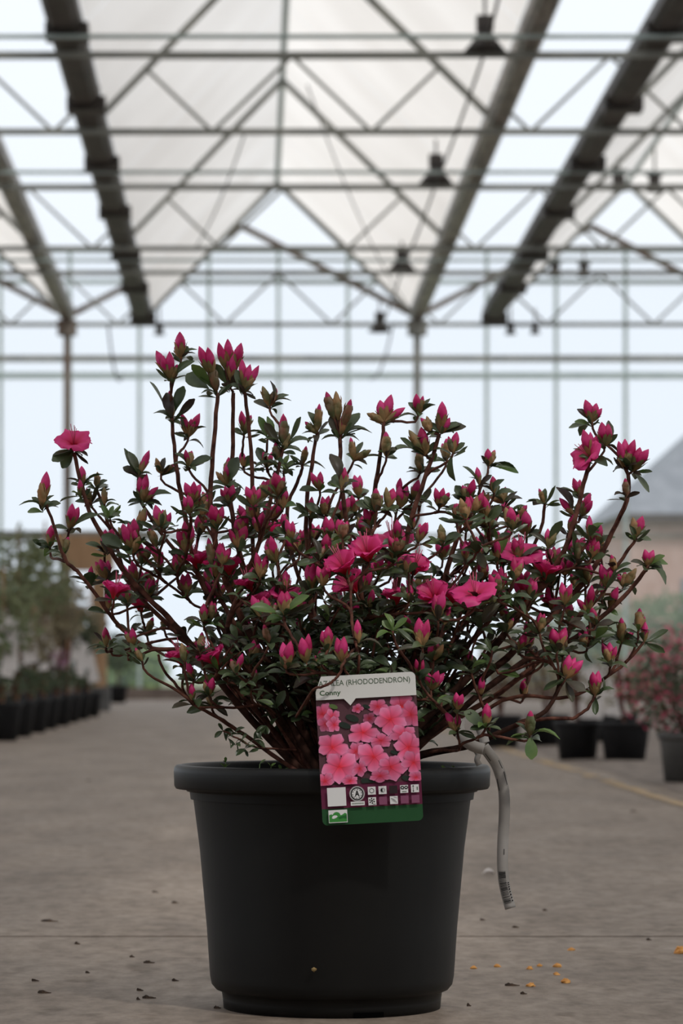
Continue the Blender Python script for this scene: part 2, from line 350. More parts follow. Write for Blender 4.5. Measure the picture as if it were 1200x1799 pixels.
# ------------------------------------------------------------------ leaf and bud building blocks
def leaf_mb(L=1., W=.3, fold=.10, curl=.18, mi=0, tipw=.55):
    m = MB(); nu, nv = 6, 4; vs = []
    for i in range(nu+1):
        t = i/nu
        wd = W*.5*(max(.06, math.sin(math.pi*.5*min(1, t/.62))**1.25) if t < .62 else math.sqrt(max(.004, 1-((t-.62)/.385)**2)))
        z0 = curl*(t*(1-t)*1.2-t*t*.6)
        for j in range(nv+1):
            s = j/nv*2-1; vs.append((s*wd, t*L, z0*L+fold*abs(s)*wd*2))
    m.add(vs, [(i*(nv+1)+j, i*(nv+1)+j+1, (i+1)*(nv+1)+j+1, (i+1)*(nv+1)+j) for i in range(nu) for j in range(nv)], mi)
    return m
LEAF_MB = [leaf_mb(1, .40, .2, .15), leaf_mb(1, .34, .35, .3), leaf_mb(1, .48, .1, .05), leaf_mb(1, .30, .5, -.25), leaf_mb(1, .42, .25, .45)]
def pink_bud(lob, fat, seed):      # pink spindle from z=.3 to 1, unit length
    m = MB(); n = 12; rows = [(.28,.09),(.36,.125),(.46,.155),(.57,.165),(.68,.155),(.79,.12),(.88,.08),(.95,.04),(1.,.006)]
    vs = []
    for z, r in rows:
        for k in range(n):
            a = 2*math.pi*k/n+z*1.4*seed; rr = r*fat*(1+lob*math.cos(3*a+seed)); vs.append((rr*math.cos(a), rr*math.sin(a), z))
    m.add(vs, [(i*n+k, i*n+(k+1) % n, (i+1)*n+(k+1) % n, (i+1)*n+k) for i in range(len(rows)-1) for k in range(n)], 0)
    for q in range(5):              # bud scales clasping the base
        a0 = 2*math.pi*q/5+seed; top = R.uniform(.46,.64); vs = []
        for i, (t, wd, rr) in enumerate(((0,.03,.03),(.33,.10,.115),(.66,.10,.165),(.9,.05,.19),(1,.005,.215))):
            for s in (-1, 0, 1):
                a = a0+s*wd/max(rr,.03)*.9; r2 = rr*fat*(1.04 if s == 0 else 1.0)+.004; vs.append((r2*math.cos(a), r2*math.sin(a), t*top))
        m.add(vs, [(i*3+j, i*3+j+1, (i+1)*3+j+1, (i+1)*3+j) for i in range(4) for j in range(2)], 1)
    return m
def closed_bud(tip, seed):
    m = MB(); n = 12; rows = [(0,.06),(.12,.13),(.3,.2),(.5,.22),(.68,.18),(.8,.13)]
    vs = [(r*math.cos(2*math.pi*k/n), r*math.sin(2*math.pi*k/n), z) for z, r in rows for k in range(n)]
    m.add(vs, [(i*n+k, i*n+(k+1) % n, (i+1)*n+(k+1) % n, (i+1)*n+k) for i in range(len(rows)-1) for k in range(n)], 1)
    rows = [(.74,.145),(.84,.12),(.93,.07),(1,.006)]
    vs = [(r*math.cos(2*math.pi*k/n), r*math.sin(2*math.pi*k/n), z) for z, r in rows for k in range(n)]
    m.add(vs, [(i*n+k, i*n+(k+1) % n, (i+1)*n+(k+1) % n, (i+1)*n+k) for i in range(3) for k in range(n)], 0 if tip else 1)
    for q in range(7):
        a0 = 2.4*q+seed; z0 = .05+.06*q; top = z0+.42; vs = []
        for i, (t, wd, rr) in enumerate(((0,.1,.1),(.4,.15,.21),(.75,.11,.225),(1,.008,.19))):
            for s in (-1, 0, 1):
                a = a0+s*wd/.2; vs.append((rr*math.cos(a)*(1.08 if s == 0 else 1.02), rr*math.sin(a)*(1.08 if s == 0 else 1.02), z0+t*(top-z0)))
        m.add(vs, [(i*3+j, i*3+j+1, (i+1)*3+j+1, (i+1)*3+j) for i in range(3) for j in range(2)], 1)
    return m
PB = [pink_bud(.07, 1.0, .3), pink_bud(.1, .92, 1.1), pink_bud(.05, 1.12, 1.9), pink_bud(.12, 1.2, 2.6)]
CB = [closed_bud(True, .2), closed_bud(True, 1.3), closed_bud(False, 2.2)]
PBM = [m.mesh('flower_bud', [M['pink'] if i % 2 == 0 else M['pink_deep'], M['scale']], True) for i, m in enumerate(PB)]
CBM = [m.mesh('flower_bud', [M['pink_deep'], M['scale_dark'] if i < 2 else M['scale']], True) for i, m in enumerate(CB)]
LM = {k: [m.mesh('leaf', M[k], True) for m in LEAF_MB] for k in ('leaf', 'leaf_dark', 'leaf_fresh')}
def flower_mesh(open_, seed):       # five petals fused into a funnel; unit: petal length 1, axis +Z
    rr = random.Random(seed); m = MB(); colr = []
    nu, nv = 8, 6
    for q in range(5):
        a0 = 2*math.pi*q/5+rr.uniform(-.1,.1); op = open_*rr.uniform(.85,1.15); wv = rr.uniform(0,6)
        vs = []
        for i in range(nu+1):
            t = i/nu
            # profile: radius and height along the petal
            r = .05+.16*t+op*.80*max(0,t-.3)**1.35; z = .9*t*(1-.35*op*t)-(.35*op*max(0,t-.55)**2)
            wd = (.07+.16*min(t/.35,1)) if t < .35 else .23+.26*math.sin(math.pi*min(1,(t-.35)/.65*.62))
            if t > .8: wd *= math.sqrt(max(0,1-((t-.8)/.2)**2*.93))
            for j in range(nv+1):
                s = j/nv*2-1; x = r+.04*math.sin(5*s+wv)*t; y = s*wd; zz = z+.05*math.cos(4*s+wv*2)*t*t-.10*s*s*t*op
                x -= .10*s*s*t
                vs.append((x*math.cos(a0)-y*math.sin(a0), x*math.sin(a0)+y*math.cos(a0), zz))
                c0 = Vector((.62,.012,.035)); c1 = Vector((.80,.045,.26)); k = min(1, max(0, (t-.2)/.45)); c = c0.lerp(c1, k)
                if abs(s) < .2 and t < .85: c = c.lerp(c0, .35)
                colr.append(c)
        m.add(vs, [(i*(nv+1)+j, i*(nv+1)+j+1, (i+1)*(nv+1)+j+1, (i+1)*(nv+1)+j) for i in range(nu) for j in range(nv)], 0)
    for q in range(6):
        a = 2*math.pi*q/6; b = len(m.v)
        m.tube([(0,0,.1),(.04*math.cos(a),.04*math.sin(a),.5),(.13*math.cos(a),.13*math.sin(a),.95+.08*(q % 3))], [.012,.010,.014], 5, 1)
        colr += [Vector((.5,.05,.12))]*(len(m.v)-b)
    for q in range(5):
        a0 = 2*math.pi*q/5; b = len(m.v)
        m.add([(.03*math.cos(a0-.6),.03*math.sin(a0-.6),-.05),(.03*math.cos(a0+.6),.03*math.sin(a0+.6),-.05),(.11*math.cos(a0+.5),.11*math.sin(a0+.5),.12),(.13*math.cos(a0),.13*math.sin(a0),.25),(.11*math.cos(a0-.5),.11*math.sin(a0-.5),.12)], [(0,1,2,3,4)], 2)
        colr += [Vector((.2,.15,.05))]*5
    me = m.mesh('flower', [M['petal'], M['stamen'], M['scale']], True)
    at = me.color_attributes.new('col', 'FLOAT_COLOR', 'POINT')
    for i, c in enumerate(colr): at.data[i].color = (*c, 1)
    return me
FM = [flower_mesh(1.0, 1), flower_mesh(.65, 2), flower_mesh(1.15, 3)]
def frame(p, d, ln, roll=0., wd=None, up=None):   # matrix taking +Z to d
    d = d.normalized(); q = d.to_track_quat('Z', 'Y').to_matrix().to_4x4() @ Matrix.Rotation(roll, 4, 'Z')
    wd = wd or ln
    return Matrix.Translation(p) @ q @ Matrix.Diagonal((wd, wd, ln, 1))
def leafframe(p, d, nrm, L, wf=1.):
    y = d.normalized(); z = (nrm-y*nrm.dot(y))
    if z.length < 1e-3: z = y.orthogonal()
    z.normalize(); x = y.cross(z)
    m = Matrix((x, y, z)).transposed().to_4x4()
    return Matrix.Translation(p) @ m @ Matrix.Diagonal((L*wf, L, L, 1))

# ------------------------------------------------------------------ the azalea
ROOT = Vector((PX, PY, 0))
az = empty('potted_azalea', ROOT)
tag(az, 'large multi-stemmed azalea with deep pink buds in a big black pot, in focus', 'potted plant')
INV = Matrix.Translation(-ROOT)
k_ = PY/F   # metres per pixel at the pot
rim = .199
prof = [(0,.004),(.120,.004),(.130,0),(.1365,0),(.1375,.012),(.139,.022),(.1465,.024),(.1515,.030),(.1535,.040),(.1575,.10),(.1665,.20),(.1745,.262),(.1765,.271),(.183,.272),(.183,.2745),(.1965,.2755),
        (.1985,.279),(.1992,.296),(.1985,.3015),(.196,.3045),(.190,.3055),(.186,.304),(.1835,.300),(.181,.285),(.178,.262)]
b = MB(); b.lathe(prof, 112); b.v = [(x, y, z) for x, y, z in b.v]
pot = b.build('pot', M['pot'], az, True)
b = MB(); aa = [-math.pi/2+.17+i*.035 for i in range(9)]; b.add([(r_*math.cos(a), r_*math.sin(a), z_) for a in aa for r_, z_ in ((.1381,.0005),(.1382,.0065),(.136,.0065),(.136,.0005))], [(4*i+q, 4*i+(q+1) % 4, 4*i+4+(q+1) % 4, 4*i+4+q) for i in range(8) for q in range(4)]); b.build('drain_slot', mat('slot_shade_black', (.002,.002,.002), rough=1, spec=0), az)  # uncut slot: matte black patch on the foot paints the shade of an opening
sv = []; n = 48; b = MB(); rr_ = [0, .03, .06, .09, .12, .15, .1785]
for i, r in enumerate(rr_):
    for q in range(n):
        a = 2*math.pi*q/n; sv.append((r*math.cos(a), r*math.sin(a), .288+.008*(1-r/.18)+(R.uniform(-.004,.005) if 0 < i < 6 else 0)))
b.add(sv, [(i*n+q, (i+1)*n+q, (i+1)*n+(q+1) % n, i*n+(q+1) % n) for i in range(6) for q in range(n)]); b.build('soil', M['soil'], az, True)

# clusters read off the plant: "node x,y | p/b/f/l tip x,y ..." (pixels, one per shoot tip), depth offset in metres
T = """
130,790|u130,752 l93,800 l92,810 l155,800 l150,818 l108,822|0
146,852|p143,818|.01
142,872|p141,850|.01
160,885|b152,858|-.02
170,858|b171,830 l187,840|.03
184,886|b183,858 l200,875|.02
193,912|g180,888 g198,888 g212,897 g208,885|.0
76,892|p82,828 b72,848 l38,878 l106,882 l56,872 l92,868|.0
122,930|p128,885 p138,890 p122,905 l170,900|-.01
88,962|p90,922 l64,948 l70,962|.0
109,972|b105,938|-.02
252,882|p246,835 p258,832 p248,850 p278,855 l225,888 l298,862 l222,880 l270,892|-.05
244,835|p262,790 l212,792 l226,792 l216,820 l265,830|.0
283,832|b275,808 b300,820 l290,805|.02
233,972|p216,920 p226,918 p237,930 l178,940 l185,956 l215,930 l252,962|-.03
187,1016|p176,982 p190,984|.0
158,1024|p161,996 l132,1006 l175,1012|.02
190,1072|p190,1038|-.01
200,1052|h210,1005|-.05
281,1006|p281,974|-.06
247,1035|p236,1000 p248,1002 l272,995|.03
262,1048|p262,1015 p270,1018|.0
326,972|p312,928 p324,915 p338,922 l300,945|-.05
300,668|p274,615 p289,635 p298,618 p283,625 b312,640 l338,632|.0
318,630|p316,583 l341,610 l330,608|.02
303,740|b297,685 l265,672 l322,678 l344,704 l292,690|.0
331,768|p319,726 p336,735 p351,725 b328,745 l312,735 l358,745 l310,760|-.02
331,820|p326,790 l312,795 l371,803|.01
380,692|p350,610 p365,612 b372,640 l338,642 l326,656 l352,655|.0
404,682|p384,602 p400,595 p399,620 p412,622 p424,604 p408,612 l378,640 l404,660|-.02
428,688|p425,630 p440,640 p455,642 b446,664 l415,650 l448,705|.01
428,760|p424,722 b430,735|.02
474,714|b461,678 b486,682 l508,694 l482,672 l505,690|.02
497,790|p498,726 b500,730 l535,738 l547,765 l530,790 l465,745|.01
470,770|g455,732 g475,735 g450,758 g482,752|-.01
485,808|b484,778|-.03
532,815|b538,784 l516,798|.02
470,822|b463,797 p474,808 l452,785|.04
498,826|g520,808 g505,800 g488,822|.05
398,852|p400,812 b402,802 l418,805 b382,832|.02
428,822|p425,792 l440,800|.05
338,882|p341,846 p325,848 p352,850|-.03
366,890|p368,856 l382,865|.0
402,885|p395,853 p410,852 p388,860|-.05
445,888|p432,855 p446,852 p457,858|-.06
498,892|p500,855 l480,840|.03
598,768|b573,688 b590,687 p609,718 b616,703 l632,724 l650,748 l640,752 l582,728|.0
557,762|b561,710 l537,745 l545,722 b547,752|.02
622,808|b616,768 b652,791 l637,775|.02
600,858|p606,820 p603,833 l585,795 l575,845 l612,850|-.04
562,862|p546,830 p563,828|.03
675,742|p668,702 p688,692 p712,716 b644,726 l684,705|.0
679,802|b678,758 l722,780 l688,805|.01
735,730|p731,692 b743,696 l755,700 l720,705|.02
776,762|p776,706 b770,722 p790,734 l817,748 l745,762 l808,742|-.01
748,800|p740,750 b718,755 l700,775 l725,782|-.04
758,760|b751,735|.04
796,796|p803,758 b790,775 l816,778 l795,845|.0
738,828|b735,790|-.05
785,808|b784,770|.02
700,872|p703,840|.03
661,898|b660,858 l700,896 l625,880 l640,872|-.1
772,892|p764,857 p779,857 p790,868|-.05
572,905|p566,872 p578,870 l537,885|-.06
577,948|p572,908 p582,910 l548,925|-.1
648,985|f636,935|-.13
610,1010|f585,960|-.15
690,965|f684,920|.0
625,1040|f600,1010|-.05
858,818|p857,788 l842,802 l912,828 l908,818 l880,822|.0
842,852|p838,820 l815,818 l828,835|-.01
822,882|p832,842 b812,852 l800,852 l796,870|-.03
868,866|p866,838|.02
884,884|b888,858 l916,872 b862,872|.02
852,890|b850,868|.0
957,886|b948,862 l957,858 l979,858 l928,876 l985,890|.03
905,915|g900,892 g912,888 b925,888 l888,905|.03
925,940|p922,898 p925,922 l945,925|.0
910,982|p903,945 p916,942 l880,975 l952,960|-.05
873,985|p872,948 l838,975 l888,940 g850,912 g862,915|-.06
962,962|p963,928 l935,935 l985,915|.0
1008,905|p982,875 l985,855|.0
1017,872|p1006,840 p1019,845 l985,855|.02
1020,908|p1037,866 p1040,880 b1022,880 l1035,875|-.02
1035,942|p1036,905 g1055,915 g1058,925|.0
1040,808|p1024,755 p1038,758 p1048,765 u992,772 l1010,785 l1018,800|.0
1040,742|p1028,702 p1048,708 p1057,718 l1000,750 l1015,718|.02
1062,785|p1056,742 p1068,745 l1086,765 l1073,738|.0
1098,822|p1086,775 p1099,770 p1115,772 b1108,790|.0
1112,828|p1124,786 p1138,790 l1140,806 l1145,833 l1142,864|-.01
1100,872|b1098,840|-.01
1117,945|b1112,908 p1130,906 l1108,925 l1133,930|.0
1138,995|p1133,968 p1148,966 g1165,975 g1172,985 l1108,985 l1170,998 l1172,1018|.0
1080,1005|l1106,988|.0
1056,975|p1056,945|.03
1035,1022|p1035,990 l1010,985|-.03
1095,1032|p1085,1005 b1098,1008 b1118,998 l1075,1015|.02
1015,985|b1014,945 l1000,935|-.04
878,1040|p868,1000 p880,995 p890,1005|-.06
836,1058|f828,1000|-.15
800,1065|h800,1015|-.08
918,1055|p904,1022 h938,1020|-.04
972,1075|h972,1035 p960,1030|-.02
992,1062|p988,1022 p1004,1025|-.04
1034,1078|p1038,1028 p1030,1048 p1012,1052|-.05
1058,1052|p1060,1025|.02
895,1048|l925,1072 l845,1090|-.1
948,1112|p950,1076|-.08
978,1142|p970,1104 p995,1102|-.1
1032,1138|p1032,1102 l1035,1165|-.05
1072,1165|p1058,1130 p1072,1128 p1083,1135|.0
994,1192|p1000,1150 p1012,1155 p1024,1160 p1002,1165 l955,1212 l1002,1235 l980,1200|-.08
1046,1222|p1040,1180 p1052,1178 b1038,1185 l1046,1256 l1065,1196|-.05
1092,1128|b1090,1085 p1104,1118 b1098,1105 l1072,1118|-.02
1122,1105|b1125,1068|.0
1132,1128|p1134,1092 l1176,1113 l1166,1150 l1105,1130|.0
854,1278|p856,1235 p860,1240 l815,1250 l825,1280 l880,1280 l868,1302|-.17
931,1292|b931,1248 g980,1285 g897,1292 g933,1334 l908,1268|-.16
803,1248|p812,1220 p802,1228|-.17
803,1285|p804,1255 p782,1250 l835,1300|-.16
845,1222|p846,1188|-.1
920,1225|p918,1198|.05
320,1168|h306,1120|-.06
382,1170|h358,1125|-.1
358,1095|p358,1060 l385,1125 l325,1085|-.1
328,1045|p320,1008 p330,1006|-.06
378,1015|p380,966 b366,945|-.08
457,1015|p450,970 p470,974|-.1
486,988|p475,942|-.1
526,968|p523,937 p510,955|-.08
548,1034|p540,992 p551,990 l535,1055|-.12
502,1035|p502,1002|-.12
499,1080|p495,1038 p505,1038 l442,1065 l548,1070 l520,1102 l540,1045|-.17
478,1082|p464,1048|-.14
560,985|l553,945 l585,982 l545,975|-.14
503,1175|p497,1128 p511,1126 l472,1142 l530,1195 l490,1165|-.2
538,1165|p530,1120 p542,1113 l542,1178|-.2
576,1142|p566,1108 p576,1100|-.18
602,1165|p592,1120 p604,1118 l632,1150 l560,1155|-.21
630,1130|p628,1088 l672,1128|-.2
565,1165|g555,1150 g580,1158 g550,1172 g585,1172|-.19
440,1040|h425,990|-.05
405,1010|h398,970|.0
770,1088|p764,1044 p778,1038 p770,1050 l805,1095 l745,1075|-.16
765,1060|f752,1015|-.1
725,1010|f735,970|-.1
717,1005|p716,978|-.13
742,1138|p736,1085 p752,1088 l695,1112 l778,1122 l740,1160|-.2
690,1108|g680,1075 g715,1085 g712,1110 g672,1090|-.17
718,1058|p720,1028|-.12
817,985|p817,955|-.1
778,955|b774,920 l810,935|-.1
725,930|p724,902 l710,905 g740,935|-.05
692,985|b690,945|-.12
838,965|l852,998 l828,940|-.12
762,1160|p768,1135 p756,1130 l790,1150|-.12
737,1190|p730,1158 p742,1168|-.16
757,1212|p753,1188 p770,1178 p781,1182|-.12
368,1222|p361,1192 p374,1190 l345,1232|-.1
338,1232|p336,1205|-.05
372,1240|l328,1250 l400,1255|-.03
440,1205|l470,1180 l420,1200 l400,1180|-.12
407,1225|p405,1212|.0
590,1100|l560,1085 l620,1080|.0
650,1070|l615,1060 l690,1055 p655,1035|-.05
665,1010|p660,975 p672,978|.0
545,905|l520,885 p548,872|.02
700,1000|p705,965|.02
850,1050|p848,1020 l870,1060|.02
455,935|p445,905 p462,900|-.02
420,945|p415,912 b428,918|.0
350,940|p348,905 b362,915|.02
290,930|p286,895 p300,900 l270,905|.0
275,960|b262,925 l290,950|.03
310,1010|p305,975 l290,1000|.05
425,1080|p420,1048|.05
590,930|p592,895|.03
620,905|p618,870 b628,880|.05
735,885|b728,862 l750,870|.05
820,930|p815,895 b832,905|.02
860,930|b858,905 p870,900|.05
945,1005|p940,970 p950,975|.0
985,1000|p988,968|.03
890,1090|p886,1062|.05
930,1120|p925,1095|.08
1000,1110|l1020,1095 p1005,1085|.05
"""
clusters = []
for ln in T.strip().splitlines():
    a, bb, off = ln.split('|'); x, y = map(float, a.split(','))
    items = [(s[0], *map(float, s[1:].split(','))) for s in bb.split()]
    off = float(off)
    e = math.sqrt(max(0., 1-((x-610)/600)**2))
    if off == 0 or abs(off) <= .06: off += R.uniform(-.07,.09)*e
    clusters.append((x, y, items, off))
# key stems traced from the photograph
KEY = ["545,1332 440,1262 372,1180 305,1095 262,1052 215,1000 178,938 152,885 130,795|0 .0075 .0030",
 "550,1330 470,1240 400,1165 345,1141 265,1138 215,1105 188,1072 158,1030 135,1003 116,985 100,940 84,893 78,885|-.08 .0052 .0022",
 "545,1332 430,1292 385,1262 345,1240 318,1212 288,1178 278,1150|-.03 .004 .002",
 "570,1332 480,1225 400,1115 345,1000 322,890 310,820 302,735|.02 .0085 .0028",
 "575,1332 500,1220 440,1115 390,1000 371,900 374,800 383,690|-.02 .009 .003",
 "580,1332 520,1200 470,1100 428,1000 405,880 409,780 410,690|.04 .0075 .003",
 "585,1332 540,1200 480,1085 448,1000 443,850 438,760 430,690|0 .006 .0027",
 "560,1332 455,1205 400,1118 425,1030 455,955 478,870 497,785|-.08 .0085 .0025",
 "590,1332 560,1200 545,1050 538,900 550,800 557,760|.05 .007 .0025",
 "600,1332 622,1200 636,1060 615,950 600,850 597,768|-.05 .007 .003",
 "610,1332 620,1180 640,1000 655,880 668,800 675,740|.05 .007 .0028",
 "620,1332 660,1200 692,1060 720,920 745,845 772,762|-.02 .008 .003",
 "640,1332 700,1220 755,1100 792,980 812,912 824,878|.0 .0075 .003",
 "650,1332 740,1270 840,1172 905,1088 962,1020 996,955 1012,905 1025,850 1038,805|-.02 .009 .003",
 "650,1332 760,1262 870,1172 960,1092 1035,1010 1075,935 1104,868 1100,820|.02 .009 .003",
 "655,1332 790,1262 920,1162 1010,1120 1085,1060 1130,1008 1140,990|.0 .0075 .0026",
 "640,1338 742,1327 830,1308 905,1274 958,1250 985,1205|-.1 .009 .0028",
 "660,1332 760,1290 880,1215 960,1150 1020,1080 1065,1020 1100,972 1118,945|.06 .0065 .0024",
 "905,1274 960,1262 1005,1262 1032,1245 1046,1222|-.1 .0035 .0022",
 "830,1265 900,1225 1000,1225 1062,1192 1105,1158 1131,1128|.02 .0035 .0022",
 "555,1332 500,1262 452,1180 395,1065 340,1000 285,940 250,885|.03 .007 .0026",
 "600,1332 585,1200 560,1100 520,1000 505,900 525,840 532,815|.08 .006 .0024",
 "625,1332 690,1180 770,1040 840,960 885,890|.08 .0065 .0024",
 "640,1332 760,1200 860,1090 915,1000 950,930 957,886|.08 .0065 .0024",
 "605,1332 600,1250 630,1180 625,1130|-.2 .004 .002",
 "545,1332 440,1235 330,1130 235,1035 205,960 185,905 170,858|.06 .006 .0022"]
def smooth(pts, m=5):
    out = []
    for i in range(len(pts)-1):
        p0, p1, p2, p3 = pts[max(i-1,0)], pts[i], pts[i+1], pts[min(i+2,len(pts)-1)]
        for q in range(m):
            t = q/m; out.append(.5*((2*p1)+(p2-p0)*t+(2*p0-5*p1+4*p2-p3)*t*t+(3*p1-p0-3*p2+p3)*t**3))
    out.append(pts[-1]); return out
SK = []     # skeleton samples (pos, tangent)
branches = []   # (pts, r0, r1)
def add_branch(pts, r0, r1, old=False):
    pts2 = []
    for i, p in enumerate(pts):
        j = .0007 if 0 < i < len(pts)-1 else 0
        pts2.append(p+Vector((R.uniform(-j,j), R.uniform(-j,j), R.uniform(-j,j))))
    n = len(pts2)
    rad = [(r0+(r1-r0)*(i/(n-1))**.42)*R.uniform(.95,1.08) for i in range(n)]
    b = MB(); b.tube(pts2, rad, 7)
    o = b.build('branch', [M['bark'], M['oldbark']], az, True); o.matrix_parent_inverse = INV
    if old:
        for pl in o.data.polygons:
            if pl.center.z < .48 and r0 > .006: pl.material_index = 1
    for i, p in enumerate(pts2):
        t = (pts2[min(i+1,n-1)]-pts2[max(i-1,0)]).normalized(); SK.append((p, t, o))
    return o
KEYEND = []
for s in KEY:
    a, c = s.split('|'); off, r0, r1 = map(float, c.split()); r0 *= .85; r1 *= .82
    raw = [tuple(map(float, q.split(','))) for q in a.split()]
    first = raw[0][1] > 1325; pts = []
    for i, (x, y) in enumerate(raw):
        t = i/(len(raw)-1); yo = off*min(1, t*1.6) if first else off
        if first and i == 0: yo = R.uniform(-.02,.03)
        p = P(x, y, PY+yo)
        pts.append(p)
    if first: pts[0].z = .285
    KEYEND.append((raw[-1][0], raw[-1][1], off))
    add_branch(smooth(pts), r0, r1, True)
def bez(a, b, c, d, n=9):
    return [a*(1-t)**3+b*3*t*(1-t)**2+c*3*t*t*(1-t)+d*t**3 for t in [i/n for i in range(n+1)]]
def attach(Tp, up):
    best = None
    for p, tan, o in SK:
        v = Tp-p; d = v.length
        if d < .012: c = d*.2
        elif v.z < -.01: continue
        else:
            u = v/d; c = d*(1+1.8*(1-u.dot(tan)))+1.2*max(0, .05-d)
        if best is None or c < best[0]: best = (c, p, tan, d)
    return best
items_out = []      # (kind, mesh lists, matrix, branch, y)
leaves = []; buds = []
def leafkind(z, x):
    r = R.random()
    return 'leaf_dark' if r < .2 else ('leaf_fresh' if r > .93 else 'leaf')
def put_leaf(p, d, L, br, kind=None, nrm=None, front=0):
    nrm = nrm or (Vector((0,-.35,1))+Vector((R.uniform(-.7,.7), R.uniform(-.7,.4), R.uniform(-.4,.3))))
    leaves.append((kind or leafkind(0,0), R.randrange(5), leafframe(p, d, nrm, L, R.uniform(.85,1.2)), br, p.y-(.5 if front else 0)-L*2))
def do_cluster(x, y, items, off, auto=True):
    Yc = PY+off; base = P(x, y, Yc)
    up = Vector((0,0,.5))
    for k, tx, ty in items:
        if k in 'pbfuh': up += (P(tx, ty, Yc)-base).normalized()
    up.normalize()
    c = attach(base, up)
    _, p, tan, d = c
    if d > .006:
        pts = bez(p, p+tan*d*.4, base-up*d*.3, base, 8) if d > .03 else [p, p.lerp(base,.5), base]
        br = add_branch(pts, min(.0029,.0018+d*.006), .0015)
    else: br = SK[-1][2]
    rest = 0
    for k, tx, ty in items:
        tip = P(tx, ty, Yc); v = tip-base
        if k in 'pb':
            v += Vector((0, R.uniform(-.35,.25)*v.length, 0)); L = v.length
            st = base
            if L > .036:                    # long: push the start of the bud outwards
                st = base+v*(1-.036/L); b_ = add_branch([base, base.lerp(st,.5)+Vector((0,0,-.001)), st+v.normalized()*.004], .0018, .0016); L = .036
            L = max(L, .022)
            if k == 'p': buds.append((PBM, R.randrange(4), frame(st, v, L, R.uniform(0,6), min(L*1.0, .031)*R.uniform(.9,1.1)*1.08), br, st.y))
            else: buds.append((CBM, R.randrange(3), frame(st, v, L, R.uniform(0,6), min(L, .030)*R.uniform(.72,1.0)), br, st.y))
        if k == 'f':
            v += Vector((0, -.75*v.length*R.uniform(.6,1.1), 0)); i = R.randrange(3)
        if k in 'uh': i = 1 if k == 'h' else 0; v += Vector((0, (-.15 if k == 'h' else -.8)*v.length, 0))
        if k in 'fuh':
            o = inst('flower', FM[i], br, None); o.matrix_parent_inverse = INV; o.matrix_basis = frame(base, v, R.uniform(.028,.034)*{'u': .98, 'f': 1.2, 'h': 1.08}[k], R.uniform(0,6))
        elif k in 'lg':
            st = base; v = tip-st; v += Vector((0, R.uniform(-.5,.35)*v.length, 0)); L = v.length
            if L > .036: st = st+v*(1-.034/L)*.8; 
            v = tip+Vector((0,R.uniform(-.4,.3)*L,0))-st
            put_leaf(st, v, max(.014, min(v.length,.044)), br, 'leaf_fresh' if k == 'g' else None, Vector((R.uniform(-.5,.5), R.uniform(-1,.1), R.uniform(.2,1))), 1)
    if auto:
        nl = R.randrange(4, 8)
        a0 = R.uniform(0,6); ox = up.orthogonal().normalized(); oy = up.cross(ox)
        for q in range(nl):
            a = a0+q*2.4; d_ = ox*math.cos(a)+oy*math.sin(a)+up*R.uniform(-.15,.9)
            put_leaf(base-up*R.uniform(0,.006), d_, R.uniform(.014,.030), br)
        if not any(k in 'gfuh' for k, _, _ in items):
            for q in range(R.randrange(0,2)):
                d_ = up+Vector((R.uniform(-.6,.6),R.uniform(-.6,.6),0)); L = R.uniform(.018,.026)
                buds.append((CBM, R.randrange(3), frame(base, d_, L, R.uniform(0,6), L*.9), br, base.y+.1))
# nearest to the base first so shoots branch off one another
clusters.sort(key=lambda c: (c[0]-600)**2*.6+(c[1]-1330)**2)
for c in clusters:
    x, y, its, off = c
    near = [(math.hypot(x-e[0], (y-e[1])*.6), e) for e in KEYEND]; dmin, e = min(near, key=lambda q: q[0])
    do_cluster(x, y, its, e[2] if dmin < 20 else off)
# shoots filling the inside and the far side of the bush
def inside(x, y):
    dx = (x-610)/470; top = 850+abs(dx)**2*120; bot = 1250-abs(dx)**1.5*130
    return abs(dx) < 1 and top < y < bot
for q in range(235):
    for _ in range(30):
        x, y = R.uniform(180,1070), R.uniform(870,1250)
        if inside(x, y): break
    e = math.sqrt(max(.05, 1-((x-610)/480)**2)); off = R.uniform(-.16,.24)*e
    its = []
    hi = y < 1090
    for j in range(R.choice((2,2,3,3)) if hi else R.choice((0,0,0,1))):
        its.append((R.choice('ppppb'), x+R.uniform(-16,16), y-R.uniform(28,40)))
    if 920 < y < 1080 and R.random() < .16: its = [(R.choice('fhh'), x+R.uniform(-10,10), y-30)]
    do_cluster(x, y, its, off)
for q in range(70):
    x = R.uniform(360, 880); y = R.uniform(960, 1190); off = R.uniform(.0,.22)*math.sqrt(max(.1, 1-((x-610)/330)**2))
    a = P(R.uniform(540,660), 1332, PY+R.uniform(-.03,.06)); a.z = .286; c_ = P(x, y, PY+off); mid = a.lerp(c_, .5)+Vector(((c_.x-a.x)*.08, 0, -.02))
    br = add_branch(smooth([a, mid, c_], 6), R.uniform(.003,.005), .0014, True)
    for p_ in (c_, c_.lerp(mid, .3), c_.lerp(mid, .6), mid):
        for j in range(4): put_leaf(p_, Vector((R.uniform(-1,1), R.uniform(-1,.6), R.uniform(-.4,.8))), R.uniform(.016,.03), br, 'leaf' if R.random() < .7 else 'leaf_dark')
